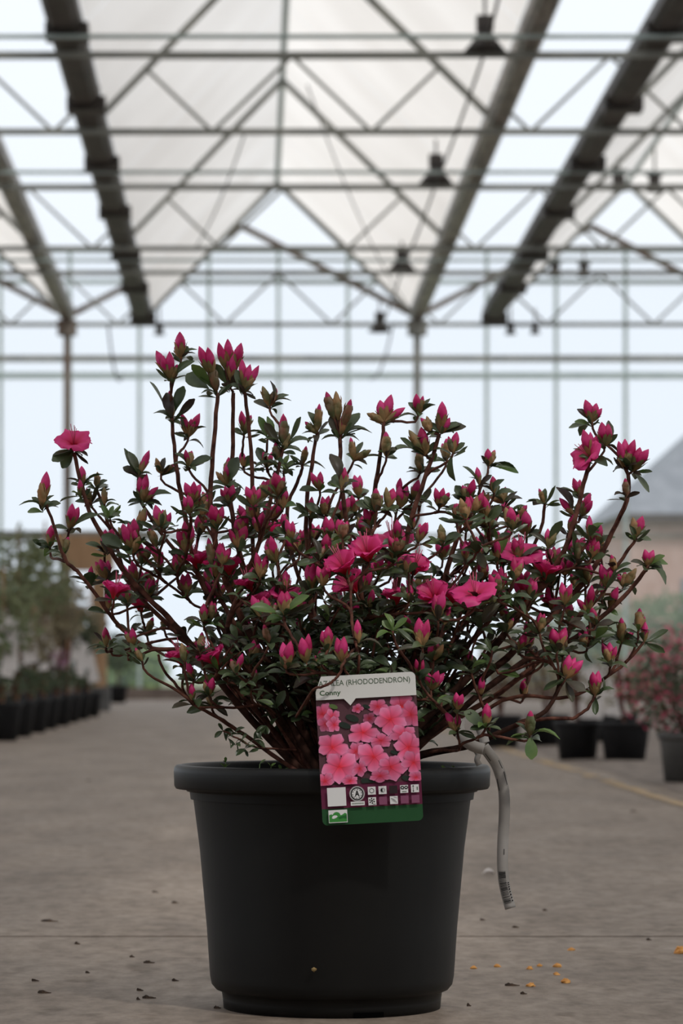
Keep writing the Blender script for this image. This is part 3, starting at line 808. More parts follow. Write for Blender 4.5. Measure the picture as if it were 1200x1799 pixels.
# leafy lower twigs around the heart of the bush
for q in range(520):
    x = R.gauss(620, 130); y = R.uniform(1050,1290); off = R.uniform(-.12,.2)
    if abs(x-610) > 60+(1330-y)*1.0: continue
    base = P(x, y, PY+off); c = attach(base, Vector((0,0,1)))
    if c is None or c[3] > .12: continue
    br = SK[0][2]
    if c[3] > .01 and q % 3 == 0: br = add_branch([c[1], c[1].lerp(base,.5)+Vector((0,0,.004)), base], .0018, .0012)
    else: base = c[1]+(base-c[1])*min(1,.012/max(c[3],1e-4))
    for j in range(R.randrange(3,6)):
        put_leaf(base, Vector((R.uniform(-1,1), R.uniform(-1,.6), R.uniform(-.3,.9))), R.uniform(.012,.028), br)
add_branch(smooth([P(622,1140,PY-.19), P(604,1165,3.715), P(596,1184,3.714), P(582,1199,3.714), P(565,1207,3.715), P(550,1213,3.73), P(520,1260,PY-.16)]), .0015, .0017)
# small sprig over the left of the rim
sp = add_branch(smooth([P(520,1318,PY-.03), P(470,1315,PY-.06), P(440,1310,PY-.08), P(405,1290,PY-.09), P(392,1284,PY-.09)]), .0018, .001)
for (x, y) in ((392,1284),(400,1296),(415,1305),(430,1315),(437,1322),(425,1300),(445,1300),(412,1288),(455,1280),(468,1275)):
    base = P(x, y, PY-.08)
    for j in range(4): put_leaf(base, Vector((R.uniform(-1,1), R.uniform(-.8,.3), R.uniform(-1,.7))), R.uniform(.010,.018), sp, 'leaf', None, 1)
# the largest / nearest 300 leaves and buds are parts, the rest one mass each
buds.sort(key=lambda t: t[4]); leaves.sort(key=lambda t: t[4])
for ms, i, mw, br, _ in buds[:300]:
    o = inst('flower_bud', ms[i], br); o.matrix_parent_inverse = INV; o.matrix_basis = mw
mb = MB(); src = {}
for ms, i, mw, br, _ in buds[300:]:
    s = (PB if ms is PBM else CB)[i]; b0 = len(mb.f); addmesh(mb, s, mw)
o = mb.build('flower_buds', [M['pink'], M['scale']], az, True); o.matrix_parent_inverse = INV; tag(o, kind='stuff')
for kd, i, mw, br, _ in leaves[:300]:
    o = inst('leaf', LM[kd][i], br); o.matrix_parent_inverse = INV; o.matrix_basis = mw
mb = MB(); ids = ['leaf', 'leaf_dark', 'leaf_fresh']
for kd, i, mw, br, _ in leaves[300:]:
    b0 = len(mb.m); addmesh(mb, LEAF_MB[i], mw)
    for q in range(b0, len(mb.m)): mb.m[q] = ids.index(kd)
o = mb.build('foliage', [M[k] for k in ids], az, True); o.matrix_parent_inverse = INV; tag(o, kind='stuff')
for ob in az.children:
    for ch in ob.children: ch.matrix_parent_inverse = Matrix.Identity(4)   # branches sit in plant space already
# children of branches: branch basis is identity and its parent inverse brings world coordinates home
# every branch beyond the 300 that show largest joins one mass of twigs
brs = [o for o in az.children if o.name.split('.')[0] == 'branch']
def bscore(o):
    vv = o.data.vertices; a_, z_ = vv[0].co, vv[len(vv)-1].co
    r_ = (vv[0].co-vv[3].co).length; return (z_-a_).length*(r_+.002)-.0006*max(0, (a_.y+z_.y)/2-PY)
brs.sort(key=bscore, reverse=True); tw = MB()
for o in brs[300:]:
    tw.add([v.co for v in o.data.vertices], [tuple(p.vertices) for p in o.data.polygons])
    for ch in list(o.children): ch.parent = az; ch.matrix_parent_inverse = INV
    me_ = o.data; bpy.data.objects.remove(o); bpy.data.meshes.remove(me_)
o = tw.build('twigs', M['bark'], az, True); o.matrix_parent_inverse = INV; tag(o, kind='stuff')
a_ = -math.pi/2-.16
m = MB(); m.lathe([(0,-.003),(.003,-.001),(.0035,.001),(0,.003)], 7); o = m.build('dirt_speck', M['scale'], az); o.location = (.1622*math.cos(a_), .1622*math.sin(a_), .062)
# small weeds and a seed on the soil
for (x, y, Yo, n, h) in ((385,1338,-.10,3,.016),(395,1330,-.02,2,.02),(372,1345,-.11,3,.01),(455,1336,-.08,4,.02),(475,1334,-.06,4,.016),(492,1340,-.1,4,.012),(780,1338,-.08,3,.012),(800,1338,-.07,3,.014)):
    p = P(x, y, PY+Yo); r = math.hypot(p.x-PX, p.y-PY); p.z = .288
    if r > .165: p.x = PX+(p.x-PX)*.165/r; p.y = PY+(p.y-PY)*.165/r
    m = MB(); m.tube([(0,0,0),(.001,0,h)], .0006, 5)
    for j in range(n): addmesh(m, LEAF_MB[2], leafframe(Vector((.001,0,h)), Vector((R.uniform(-1,1),R.uniform(-1,1),R.uniform(.1,.8))), Vector((0,0,1)), R.uniform(.006,.011)))
    o = m.build('weed_sprout', M['leaf_fresh'], az, True); o.location = p-ROOT
for (x, Yo, s, mm) in ((817,-.03,.0075,'chip'),(775,-.06,.005,'chip'),(760,-.09,.006,'chip'),(520,-.12,.006,'chip'),(440,-.12,.005,'chip')):
    p = P(x, 1335, PY+Yo); m = MB(); m.lathe([(0,-1),(.6,-.8),(1,0),(.75,.65),(.2,1),(0,1.05)], 10); m.v = [(a*s, b_*s, c_*s*.9) for a, b_, c_ in m.v]
    o = m.build('soil_crumb', M[mm], az, True); o.location = (p.x-PX, p.y-PY, .296)

# ------------------------------------------------------------------ printed plant label
CY = 3.728; ck = CY/F
CW, CH = 177.0, 262.0
lab = empty('plant_label', P(655.5, 1446, CY)); lab.rotation_euler = (math.radians(-1.5), math.radians(-3.1), 0)
tag(lab, 'glossy printed card with pink blossom photograph hanging over the pot rim', 'plant label')
def uv(u, v, l=0): return (ck*(u-CW/2), -.00012*l, ck*(CH-v))
def flat(name, mt, c, parent=None): # emission-free print colour
    if name not in M: M[name] = mat(name, c, rough=.4, spec=.2)
    return M[name]
def rrect(u0, v0, u1, v1, r, cut=0):
    pts = []
    for cx, cy, a in ((u1-r, v0+r, 0), (u0+r, v0+r, 90), (u0+r, v1-r, 180), (u1-r, v1-r, 270)):
        if cut and a == 90: pts += [(u0+11, v0), (u0, v0+27)]; continue
        for q in range(7):
            t = math.radians(a+90*q/6); pts.append((cx+r*math.cos(t), cy-r*math.sin(t)))
    return pts
outl = rrect(0, 0, CW, CH, 9, 1)
b = MB(); n = len(outl)
b.add([uv(u, v, 0) for u, v in outl]+[(x, y+.0008, z) for x, y, z in [uv(u, v, 0) for u, v in outl]], [tuple(range(n)), tuple(range(2*n-1, n-1, -1))]+[(i, n+i, n+(i+1) % n, (i+1) % n) for i in range(n)])
b.build('card', flat('label_white', None, (.66,.65,.62)), lab)
def pp(name, pts, mt, l, parent=lab):
    b = MB(); b.poly([uv(u, v, l) for u, v in pts]); return b.build(name, mt, parent)
bands = [('photo_print', 41, 192, flat('print_dark_foliage', None, (.10,.045,.055))), ('icon_band', 192, 233, flat('print_purple', None, (.13,.022,.055)))]
for nm, v0, v1, mt in bands: pp(nm, [(0,v0),(0,v1),(CW,v1),(CW,v0)], mt, 1)
gpts = [(0,233)]+[p for p in outl if False]
r = 9; gp = [(0,233),(0,CH-r)]+[(r-r*math.cos(math.radians(q*15)), CH-r+r*math.sin(math.radians(q*15))) for q in range(1,7)]+[(CW-r+r*math.sin(math.radians(q*15)), CH-r+r*math.cos(math.radians(q*15))) for q in range(0,7)]+[(CW,233)]
pp('green_band', gp, flat('print_green', None, (.02,.075,.028)), 1)
# blossoms in the printed photograph
def blossom(cu, cv, s, rot, sq, l, tone, seed):
    rr = random.Random(seed); b = MB(); cl = lambda u, v: (min(max(u, 0), CW), min(max(v, 41.2), 191.8))
    cols = []
    order = list(range(5)); rr.shuffle(order)
    for oi, q in enumerate(order):
        a0 = rot+2*math.pi*q/5+rr.uniform(-.15,.15); pts = []; ln = s*rr.uniform(.85,1.1)
        N_ = 12; rows_ = 6; grid = []
        for i in range(rows_+1):
            t = i/rows_
            for j in range(7):
                e = j/6*2-1
                wd = ln*(.10+.52*math.sin(min(1,t*1.05)*math.pi*.62))*(1 if t < .75 else math.sqrt(max(.0,1-((t-.75)/.27)**2)))
                x = ln*t*(1-.10*e*e)+rr.uniform(-.03,.03)*ln*(t > .8); y = e*wd*.66
                u = cu+x*math.cos(a0)-y*math.sin(a0); v = cv+(x*math.sin(a0)+y*math.cos(a0))*sq
                grid.append(cl(u, v))
                deep = Vector((.78,.02,.035)); mid = Vector((.84,.12,.26)); edge = Vector((.88,.30,.52))
                c = deep.lerp(mid, min(1, t/.45)) if t < .45 else mid.lerp(edge, (t-.45)/.55)
                c = c*(tone*(.82+.28*((q*37+seed*13) % 10)/10))*(1-.15*(1-abs(e)))*(1-.35*max(0, abs(e)-.7)/.3) ; cols.append(c)
        b.add([uv(u, v, l+oi*.25) for u, v in grid], [(i*7+j, i*7+j+1, (i+1)*7+j+1, (i+1)*7+j) for i in range(rows_) for j in range(6)])
    o = b.build('printed_blossom', M['printpink'], lab); at = o.data.color_attributes.new('col', 'FLOAT_COLOR', 'POINT')
    for i, c in enumerate(cols): at.data[i].color = (*c, 1)
m, t, bs = nodes('print_blossom'); vc = t.nodes.new('ShaderNodeVertexColor'); vc.layer_name = 'col'; t.links.new(vc.outputs[0], bs.inputs['Base Color']); bs.inputs['Roughness'].default_value = .35; M['printpink'] = m
BL = [(10,66,22,.3,.9,.75),(15,84,17,1,1,.62),(27,72,14,.6,1.1,.95),(30,86,14,.9,1.1,.95),(150,60,30,.2,.9,.85),(165,75,24,.8,1,.75),(108,58,20,.4,.8,.8),(72,60,12,.1,.8,.7),(92,78,15,.2,.8,.42),
      (128,82,32,.35,.9,1.0),(80,102,31,.1,.72,1.05),(110,118,22,.9,.6,.9),(150,110,28,.5,.7,.95),(24,125,31,.2,.85,1.0),(158,132,30,.7,.9,1.0),(65,135,18,.5,1,.85),(95,146,31,.25,.9,1.0),(35,160,34,.45,.9,1.05),
      (70,165,14,.2,1,.85),(125,165,28,.1,.85,.85),(165,160,24,.4,.9,.9),(105,180,22,.3,.6,.75),(8,184,18,.2,.9,.9),(52,186,16,.7,.7,.95),(168,186,16,.2,.7,.85)]
for i, (u, v, s, ro, sq, tn) in enumerate(BL): blossom(u, v, s, ro, sq, 2+i*1.3, tn, i)
for (u, v, r_, c) in ((62,76,9,'leafg'),(48,88,8,'leafg'),(84,190,10,'leafg'),(152,187,7,'leafg'),(88,57,5,'leafg'),(30,54,6,'leafl'),(132,140,5,'leafg')):
    mt = flat('print_leafg', None, (.025,.035,.028)) if c == 'leafg' else flat('print_leafl', None, (.10,.15,.05))
    pp('printed_leaf', [(min(max(u+r_*1.3*math.cos(q*.628),0),CW), min(max(v+r_*.8*math.sin(q*.628+.5),42),191)) for q in range(10)][::-1], mt, 14)
# header: pointer and lettering
pp('header_band', [(11,.5),(.5,27),(.5,41.5),(49,41.5),(60,53.5),(70,41.5),(CW-.5,41.5),(CW-.5,9),(CW-3,3),(CW-9,.5)], M['label_white'], 36)
def text(body, u, v, width, height, mt, name, bold=0., l=38, rot=0):
    cu = bpy.data.curves.new('t', 'FONT'); cu.body = body; cu.size = 1; cu.offset = bold; cu.resolution_u = 3
    ob = bpy.data.objects.new('t', cu); COL.objects.link(ob); bpy.context.view_layer.update()
    me = bpy.data.meshes.new_from_object(ob.evaluated_get(bpy.context.evaluated_depsgraph_get())); bpy.data.objects.remove(ob)
    xs = [q.co.x for q in me.vertices]; ys = [q.co.y for q in me.vertices]
    ax, bx, ay, by = min(xs), max(xs), min(ys), max(ys)
    for q in me.vertices:
        fx = (q.co.x-ax)/(bx-ax); fy = (q.co.y-ay)/(by-ay)
        q.co = uv(u+fx*width, v+height-fy*height, l)
    me.materials.clear(); me.materials.append(mt); me.name = name
    return inst(name, me, lab)
GT = flat('print_grey_green', None, (.10,.14,.095)); GD = flat('print_dark_green', None, (.035,.10,.035)); WH = flat('print_white', None, (.68,.67,.66)); BK = flat('print_black', None, (.012,.012,.012))
text('AZALEA (RHODODENDRON)', 6, 8, 161, 12.5, GT, 'lettering', .006)
text('Conny', 7, 25, 37, 11.5, GD, 'lettering', .012)
# icon band
def sqr(u, v, s, mt, l=38, name='icon'): return pp(name, [(u-s,v-s),(u-s,v+s),(u+s,v+s),(u+s,v-s)], mt, l)
def ring(u, v, r0, r1, mt, l, a0=0, a1=360, name='icon_mark', n=28):
    b = MB(); vs = []
    for q in range(n+1):
        t_ = math.radians(a0+(a1-a0)*q/n); vs += [uv(u+r0*math.cos(t_), v-r0*math.sin(t_), l), uv(u+r1*math.cos(t_), v-r1*math.sin(t_), l)]
    b.add(vs, [(2*q, 2*q+1, 2*q+3, 2*q+2) for q in range(n)]); return b.build(name, mt, lab)
def line(u0, v0, u1, v1, wd, mt, l, name='icon_mark'):
    d = Vector((u1-u0, v1-v0)).normalized()*wd/2; return pp(name, [(u0-d.y,v0+d.x),(u1-d.y,v1+d.x),(u1+d.y,v1-d.x),(u0+d.y,v0-d.x)], mt, l)
sqr(27, 212.5, 16.3, WH, name='blank_sticker')
ring(63, 209, 0.01, 13.5, WH, 38, name='badge'); ring(63, 209, 9.3, 11.6, BK, 39, name='badge_ring'); ring(63, 209, 12.6, 13.1, BK, 39, name='badge_ring'); 
for q in range(10): ring(63, 209, 7.2, 8.4, BK, 39, q*36, q*36+20, 'badge_ring', 3)
text('A', 58.8, 203, 8.6, 11, BK, 'lettering', .03, 40)
pp('badge_ribbon', [(51,222.5),(51,229.5),(75.5,229.5),(75.5,222.5)], WH, 40)
for q in range(9): line(53.5+q*2.3, 226, 55+q*2.3, 226, 2.2, GT, 41, 'badge_mark')
cu_ = [89, 108, 127, 146, 165]; r1v, r2v = 205, 223.5
FD = flat('print_faded_purple', None, (.22,.07,.13)); DK = flat('print_dark_icon', None, (.03,.02,.022))
for i, c in enumerate(cu_):
    sqr(c, r1v, 6.9, DK if i == 2 else WH); sqr(c, r2v, 6.9, WH if i in (0, 2) else FD)
ring(89, r1v, 3.3, 4.1, BK, 40)
for q in range(12): line(89+4.6*math.cos(q*.5236), r1v+4.6*math.sin(q*.5236), 89+5.4*math.cos(q*.5236), r1v+5.4*math.sin(q*.5236), .5, BK, 40)
ring(108, r1v, 0.01, 3.4, BK, 40, 90, 270); ring(108, r1v, 3.0, 3.7, BK, 40)
for q in range(10): line(108+4.5*math.cos(q*.628), r1v+4.5*math.sin(q*.628), 108+5.6*math.cos(q*.628), r1v+5.6*math.sin(q*.628), .6, BK, 40)
for c in (143, 149.5):
    ring(c, r1v-2.5, 1.4, 3.0, BK, 40)
    for q in range(6): line(c+2.6*math.cos(q*1.047), r1v-2.5+2.6*math.sin(q*1.047), c+3.7*math.cos(q*1.047), r1v-2.5+3.7*math.sin(q*1.047), 1.2, BK, 41)
line(142, r1v+4.6, 150, r1v+4.6, 1.4, GT, 40)
line(162, r1v-5.5, 162, r1v+5.5, .9, BK, 40)
for s in (-1, 1): pp('icon_mark', [(162,r1v+s*6.3),(160.3,r1v+s*3.8),(163.7,r1v+s*3.8)], BK, 40)
line(169, r1v-3, 169, r1v+3, 1.8, GT, 40)
for q in range(3): a = q*math.pi/3+.4; line(88.5-5*math.cos(a), r2v-.8-5*math.sin(a), 88.5+5*math.cos(a), r2v-.8+5*math.sin(a), .8, BK, 40)
for q in range(6):
    a = q*math.pi/3+.4; ring(88.5+4.2*math.cos(a), r2v-.8+4.2*math.sin(a), .3, 1.3, BK, 41, n=8)
line(90, r2v+5.3, 95, r2v+5.3, 1.2, GT, 40)
pp('icon_mark', [(127+5.6*math.cos(t_)*.9+1.6*math.sin(t_)*.8, r2v+.6+4.4*math.sin(t_)*.62+3.2*math.cos(t_)) for t_ in [q*.45 for q in range(14)]], DK, 40)
line(122.5, r2v-2.6, 131.5, r2v+4.0, .7, WH, 41)
for q in range(4): line(124+q*1.9, r2v-2.2+q*1.3, 124.6+q*1.9, r2v+1.8+q*1.0, .45, WH, 41)
line(127, r2v-5.3, 133, r2v-3.2, .6, DK, 40)
# landscape emblem
pp('emblem', [(11,235.5),(11,258),(44,258),(44,235.5)], WH, 38)
G1 = flat('print_mid_green', None, (.05,.24,.05)); G2 = flat('print_deep_green', None, (.02,.12,.03))
ring(25, 246, .01, 7, G1, 39, 0, 180, 'emblem_hill')
pp('emblem_hill', [(12,244),(12,256.5),(43,256.5),(43,243),(40,241),(36,243.5),(33,245),(20,245),(16,242.5)], G1, 40)
pp('emblem_hill', [(27,248.5),(43,244.5),(43,252),(36,250),(30,252)], G2, 41)
pp('emblem_cloud', [(16.5,249.5),(19,250.8),(23,249.8),(27,247),(25,245),(21,244.8),(18,246)], WH, 42)

# ------------------------------------------------------------------ looped plastic tag with barcode
tg = empty('barcode_tag', P(878, 1596, PY-.01)); tag(tg, 'long frosted plastic loop tag with a barcode hanging at the pot side', 'tag')
TO = tg.location.copy()
def ribbon(pts, wpx, parent, name, mt, twist=None):
    b = MB(); vs = []
    for i, (x, y, yo) in enumerate(pts):
        a = Vector((pts[min(i+1,len(pts)-1)][0]-pts[max(i-1,0)][0], pts[min(i+1,len(pts)-1)][1]-pts[max(i-1,0)][1])).normalized()
        n_ = Vector((-a.y, a.x)); w_ = wpx[i] if hasattr(wpx, '__len__') else wpx
        for s in (-1, 1):
            for dy in (0, .0006):
                p = P(x+n_.x*s*w_/2, y+n_.y*s*w_/2, PY+yo+(.006 if s > 0 else 0)); vs.append((p.x-TO.x, p.y+dy-TO.y, p.z-TO.z))
    fs = []
    for i in range(len(pts)-1):
        a = 4*i; c = a+4; fs += [(a, a+2, c+2, c), (a+1, c+1, c+3, a+3), (a, c, c+1, a+1), (a+2, a+3, c+3, c+2)]
    fs += [(0,1,3,2), (len(vs)-4, len(vs)-2, len(vs)-1, len(vs)-3)]
    b.add(vs, fs); return b.build(name, mt, parent, True)
def sm2(raw, m=5):
    return [tuple(p) for p in smooth([Vector(q) for q in raw], m)]
band = sm2([(850,1312,-.12),(862,1328,-.115),(873,1345,-.11),(882,1372,-.108),(886,1400,-.107),(886,1435,-.106),(884,1470,-.106),(883,1505,-.106),(884,1535,-.106),(888,1562,-.106),(897,1596,-.106)])
ribbon(band, 19.5, tg, 'strap', M['tagplastic'])
ribbon(sm2([(808,1262,-.09),(806,1280,-.11),(814,1297,-.13),(830,1310,-.132),(850,1316,-.128)]), 20, tg, 'loop', M['tagplastic'])
ribbon(sm2([(838,1268,-.08),(846,1285,-.09),(852,1305,-.11)]), 17, tg, 'loop_return', M['tagplastic'])
ribbon(sm2([(836,1318,-.10),(840,1326,-.1),(838,1335,-.1),(842,1344,-.1)]), [10]*16, tg, 'loop_tail', M['tagplastic'])
def on_band(s, across): # s in 0..1 along, across -0.5..0.5
    f_ = s*(len(band)-1); i = min(int(f_), len(band)-2); t_ = f_-i
    p = Vector(band[i]).lerp(Vector(band[i+1]), t_); a = (Vector(band[i+1][:2])-Vector(band[i][:2])).normalized(); n_ = Vector((-a.y, a.x))
    q = P(p.x+n_.x*across*19.5, p.y+n_.y*across*19.5, PY+p.z+.006*(across+.5)-.0006); return (q.x-TO.x, q.y-TO.y, q.z-TO.z)
def mark(s0, s1, a0, a1, nm): b = MB(); b.poly([on_band(s0,a0), on_band(s0,a1), on_band(s1,a1), on_band(s1,a0)]); b.build(nm, M['ink'], tg)
s = .785
while s < .965:
    wd = R.choice((.002,.002,.004,.006)); mark(s, s+wd, .40, -.22, 'barcode_bar'); s += wd+R.choice((.002,.003,.005))
for q in range(8): mark(.86+q*.0135, .867+q*.0135, -.30, -.42, 'printed_digit')
for s0, s1, a in ((.06,.14,.3),(.17,.23,-.33),(.25,.33,-.36),(.28,.36,.42),(.66,.69,-.1)): mark(s0, s1, a, a-.06, 'printed_line')

# ------------------------------------------------------------------ debris on the floor
def crumb(px, py, s, mt, nm, label, cat, grp, flatn=.5):
    p = onfloor(px, py); m = MB(); n = 7; vs = []
    for ring_ in range(3):
        for q in range(n):
            a = 2*math.pi*q/n; r_ = s*(1, .9, .35)[ring_]*R.uniform(.6,1.15); vs.append((r_*math.cos(a), r_*math.sin(a)*.8, (0,.35,.75)[ring_]*s*flatn*R.uniform(.7,1.2)))
    for q in range(n): vs[q] = (vs[q][0], vs[q][1], 0)
    m.add(vs, [(i*n+q, i*n+(q+1) % n, (i+1)*n+(q+1) % n, (i+1)*n+q) for i in range(2) for q in range(n)]+[tuple(2*n+q for q in range(n)), tuple(range(n-1,-1,-1))])
    o = m.build(nm, mt); o.location = p+Vector((0,0,.0003)); tag(o, label, cat, grp)
G_ = 'scattered orange leaf crumbs'
crumbs = [(832,1702,.0055,'orange crumb nearest the pot wall on the right'),(874,1699,.006,'orange crumb second from the pot'),(931,1703,.006,'orange crumb left of the close pair in the row'),(948,1698,.0055,'orange crumb right of the close pair in the row'),
          (1004,1670,.0065,'orange crumb lying farthest back, just before the floor joint'),(979,1699,.0075,'wide two-part orange crumb right of the row'),(978,1713,.006,'orange crumb just below the wide two-part one'),
          (995,1727,.0085,'largest orange crumb of the group, nearest the camera on the right'),(933,1733,.0075,'pale orange crumb nearest the camera on the left'),(1195,1675,.014,'big yellow-orange leaf scrap at the right picture edge')]
for x, y, s, lb in crumbs: crumb(x, y, s, M['crumb'], 'leaf_crumb', lb, 'leaf scrap', G_, .9)
def chip(px, py, lpx, label, hh=.003, rot=0.):
    p = onfloor(px, py); L = lpx*p.y/F; m = MB(); n = 8; vs = []
    for i in range(n+1):
        t_ = i/n; wd = L*.13*(.35+math.sin(math.pi*t_))*R.uniform(.6,1.2); x = (t_-.5)*L; zz = hh*(.5+.5*math.sin(t_*5+rot))*R.uniform(.5,1.2)
        vs += [(x, -wd, 0), (x, wd, 0), (x, wd*.6, zz+.001), (x, -wd*.6, zz+.001)]
    fs = [(4*i+a, 4*i+(a+1) % 4, 4*i+4+(a+1) % 4, 4*i+4+a) for i in range(n) for a in range(4)]+[(3,2,1,0),(4*n,4*n+1,4*n+2,4*n+3)]
    m.add(vs, fs); o = m.build('bark_chip', M['chip']); o.location = p+Vector((0,0,.0003)); o.rotation_euler.z = rot; tag(o, label, 'bark chip', 'bark chips on the concrete')
for x, y, l, lb in ((262,1754,24,'curled dark bark chip nearest the pot on the left'),(246,1741,12,'short straight bark chip just above the curled one'),(243,1757,7,'tiny bark chip touching the curled one'),
        (78,1745,24,'long dark bark chip at the lower left'),(62,1724,13,'small dark chip above the long one at lower left'),(262,1692,20,'straight bark chip below the floor joint on the left'),(154,1710,8,'tiny dark chip in the middle of the left floor'),
        (308,1724,12,'small chip close to the left side of the pot'),(87,1619,30,'long thin chip behind the floor joint on the left'),(136,1659,10,'small chip right below the joint on the left'),(273,1568,11,'dark blurred chip behind the joint near the pot'),
        (308,1587,13,'flat blurred chip nearest behind the pot on the left'),(232,1682,9,'tiny chip left of the straight chip'),(900,1732,26,'thin dark streak of bark right of the pot'),(920,1747,12,'dark curled chip below the orange crumbs'),
        (824,1768,8,'tiny dark chip beside the pot foot on the right'),(958,1600,9,'small dark chip right of the barcode tag end'),(848,1617,9,'dark chip between pot and barcode tag'),(906,1630,12,'thin dark chip just behind the joint on the right'),
        (1140,1652,9,'small dark chip below the joint at far right'),(1115,1426,16,'dark blurred lump on the concrete at right'),(158,1372,14,'dark blurred lump on the concrete behind at left'),(382,1772,13,'thin dark chip touching the pot foot on the left')):
    chip(x, y, l, lb)
p = onfloor(857, 1537); m = MB(); addmesh(m, leaf_mb(1, .5, .5, .4), leafframe(Vector((-.012,0,.002)), Vector((1,.1,.1)), Vector((0,-.3,1)), .028)); o = m.build('dry_leaf', M['whitetag'], None, True); o.location = p; tag(o, 'pale dry curled leaf on the concrete behind the pot', 'leaf')

# ------------------------------------------------------------------ plants along the aisle
def foliage_cloud(n, rad, cz, size, seed, sq=1.):
    rr = random.Random(seed); m = MB()
    for i in range(n):
        while True:
            v = Vector((rr.uniform(-1,1), rr.uniform(-1,1), rr.uniform(-1,1)))
            if v.length < 1: break
        if v.length < .55 and rr.random() < .5: v = v.normalized()*rr.uniform(.6,1)
        p = Vector((v.x*rad, v.y*rad, cz+v.z*rad*sq)); d = Vector((rr.uniform(-1,1), rr.uniform(-1,1), rr.uniform(-.5,1))).normalized(); u = d.orthogonal().normalized(); s = size*rr.uniform(.6,1.3)
        m.add([p, p+d*s*.5+u*s*.25, p+d*s, p+d*s*.5-u*s*.25], [(0,1,2,3)])
    return m
def pot_mesh(r, h, mt):
    m = MB(); m.lathe([(0,.004),(r*.72,0),(r*.76,.0),(r*.93,h*.84),(r*.94,h*.86),(r*1.0,h*.865),(r*1.02,h*.99),(r*.97,h),(r*.92,h*.97),(r*.9,h*.88),(0,h*.87)], 24); return m.mesh('pot', mt, True)
POTM = pot_mesh(.14, .235, M['blackpot'])
M['fol1'] = mat('mid_green_foliage', (.10,.13,.055), (.19,.21,.10), .6, 6, obj=False, trans=.25)
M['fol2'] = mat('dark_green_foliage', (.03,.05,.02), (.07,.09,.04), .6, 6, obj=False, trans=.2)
M['fol3'] = mat('brown_green_foliage', (.17,.14,.085), (.25,.21,.12), .6, 6, obj=False, trans=.2)
M['mauve'] = mat('mauve_flowers', (.28,.09,.22), (.36,.14,.28), .6, 6)
def tagcard(parent, x, y, z, w_, h_, tilt, mt='whitetag', nm='plant_tag'):
    b = MB(); b.box((-w_/2, -.002, 0), (w_/2, .002, h_)); o = b.build(nm, M[mt], parent); o.location = (x, y, z); o.rotation_euler = (0, tilt, R.uniform(-.3,.3)); return o
def shrub(x, Y, h, kind, label, cane=True, tags=1, fl=False, stake=True, rad=.2):
    o = empty('potted_shrub', (x, Y, 0)); tag(o, label, 'potted plant', 'shrubs in black pots along the left aisle')
    inst('pot', POTM, o)
    n = 4
    st = MB()
    for q in range(n):
        a = R.uniform(0,6.28); d = R.uniform(.04,.14)
        st.tube([(0,0,.18), (d*.5*math.cos(a), d*.5*math.sin(a), h*.5), (d*math.cos(a), d*math.sin(a), h*R.uniform(.8,1))], [.008,.006,.004], 5)
    st.build('stems', M['bark'], o)
    f_ = foliage_cloud(420, rad, h-rad*1.05, .07, R.randrange(999), 1.25); tag(f_.build('foliage', M[kind], o), kind='stuff')
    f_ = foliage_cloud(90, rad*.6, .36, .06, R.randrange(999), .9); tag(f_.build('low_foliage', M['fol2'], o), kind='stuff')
    if stake: b = MB(); b.tube([(.02,.03,.17), (.02,.03,h+R.uniform(.0,.25))], .009, 5); b.build('stake', M['wood'], o)
    for q in range(tags): tagcard(o, R.uniform(-.09,.09), -.13, R.uniform(.27,.55), R.uniform(.08,.11), R.uniform(.26,.36), R.uniform(-.25,.25))
    if fl: f_ = foliage_cloud(60, .09, R.uniform(.5,.7), .05, R.randrange(999)); tag(f_.build('blossoms', M['mauve'], o), kind='stuff')
row = [(-1.53,19.1,.95,'fol1'),(-1.53,20.3,1.3,'fol1'),(-1.52,21.6,.8,'fol3'),(-1.53,23.0,1.35,'fol1'),(-1.52,24.4,1.0,'fol3'),(-1.53,25.9,1.15,'fol3'),(-1.53,27.5,.9,'fol2'),(-1.52,29.2,1.0,'fol3')]
ords = ['first','second','third','fourth','fifth','sixth','seventh','eighth']
for i, (x, Y, h, kd) in enumerate(row):
    shrub(x, Y, h, kd, '%s shrub from the left picture edge in the front row of black pots' % ords[i], tags=1 if i % 3 else 2, fl=i in (4, 6), rad=.17 if kd != 'fol1' else .23)
for i, (x, Y, h, kd) in enumerate([(-1.93,24.2,1.15,'fol1'),(-1.95,26.2,1.25,'fol1'),(-1.94,28.5,1.1,'fol3'),(-1.95,31,1.2,'fol3')]):
    shrub(x, Y, h, kd, '%s leafy shrub from the left in the back row behind the black pots' % ords[i], tags=1, rad=.22)
# rack post and rail at the end of the row
rk = empty('timber_rack', (-1.62, 33.5, 0)); tag(rk, 'pale timber post with a dark rail at the end of the left plant row', 'rack')
b = MB(); b.box((-.08,-.05,.06), (.08,.05,1.5)); b.build('post', M['wood'], rk)
b = MB(); b.box((-.14,-.12,0), (.12,.12,.26)); b.build('foot_block', M['greypot'], rk)
b = MB(); b.box((-2.6,-.03,1.82), (.62,.03,1.93)); b.build('rail', M['steel'], rk)
b = MB(); b.box((-.42,-.06,1.5), (.16,.06,1.88)); b.build('board', M['wood'], rk)
b = MB(); b.box((-.26,-.06,0), (-.15,.06,1.1)); b.build('dark_upright', M['blackpot'], rk)
# round dark shrub by the wall
o = empty('round_shrub', ((207-VX)*42/F, 42, 0)); tag(o, 'round dark evergreen in a pot beside the timber post', 'potted plant')
inst('pot', POTM, o); f_ = foliage_cloud(700, .33, .66, .07, 5, .85); tag(f_.build('foliage', M['fol2'], o), kind='stuff')
b = MB(); b.tube([(0,0,.18),(0,0,.6)], .015, 6); b.build('stem', M['bark'], o)

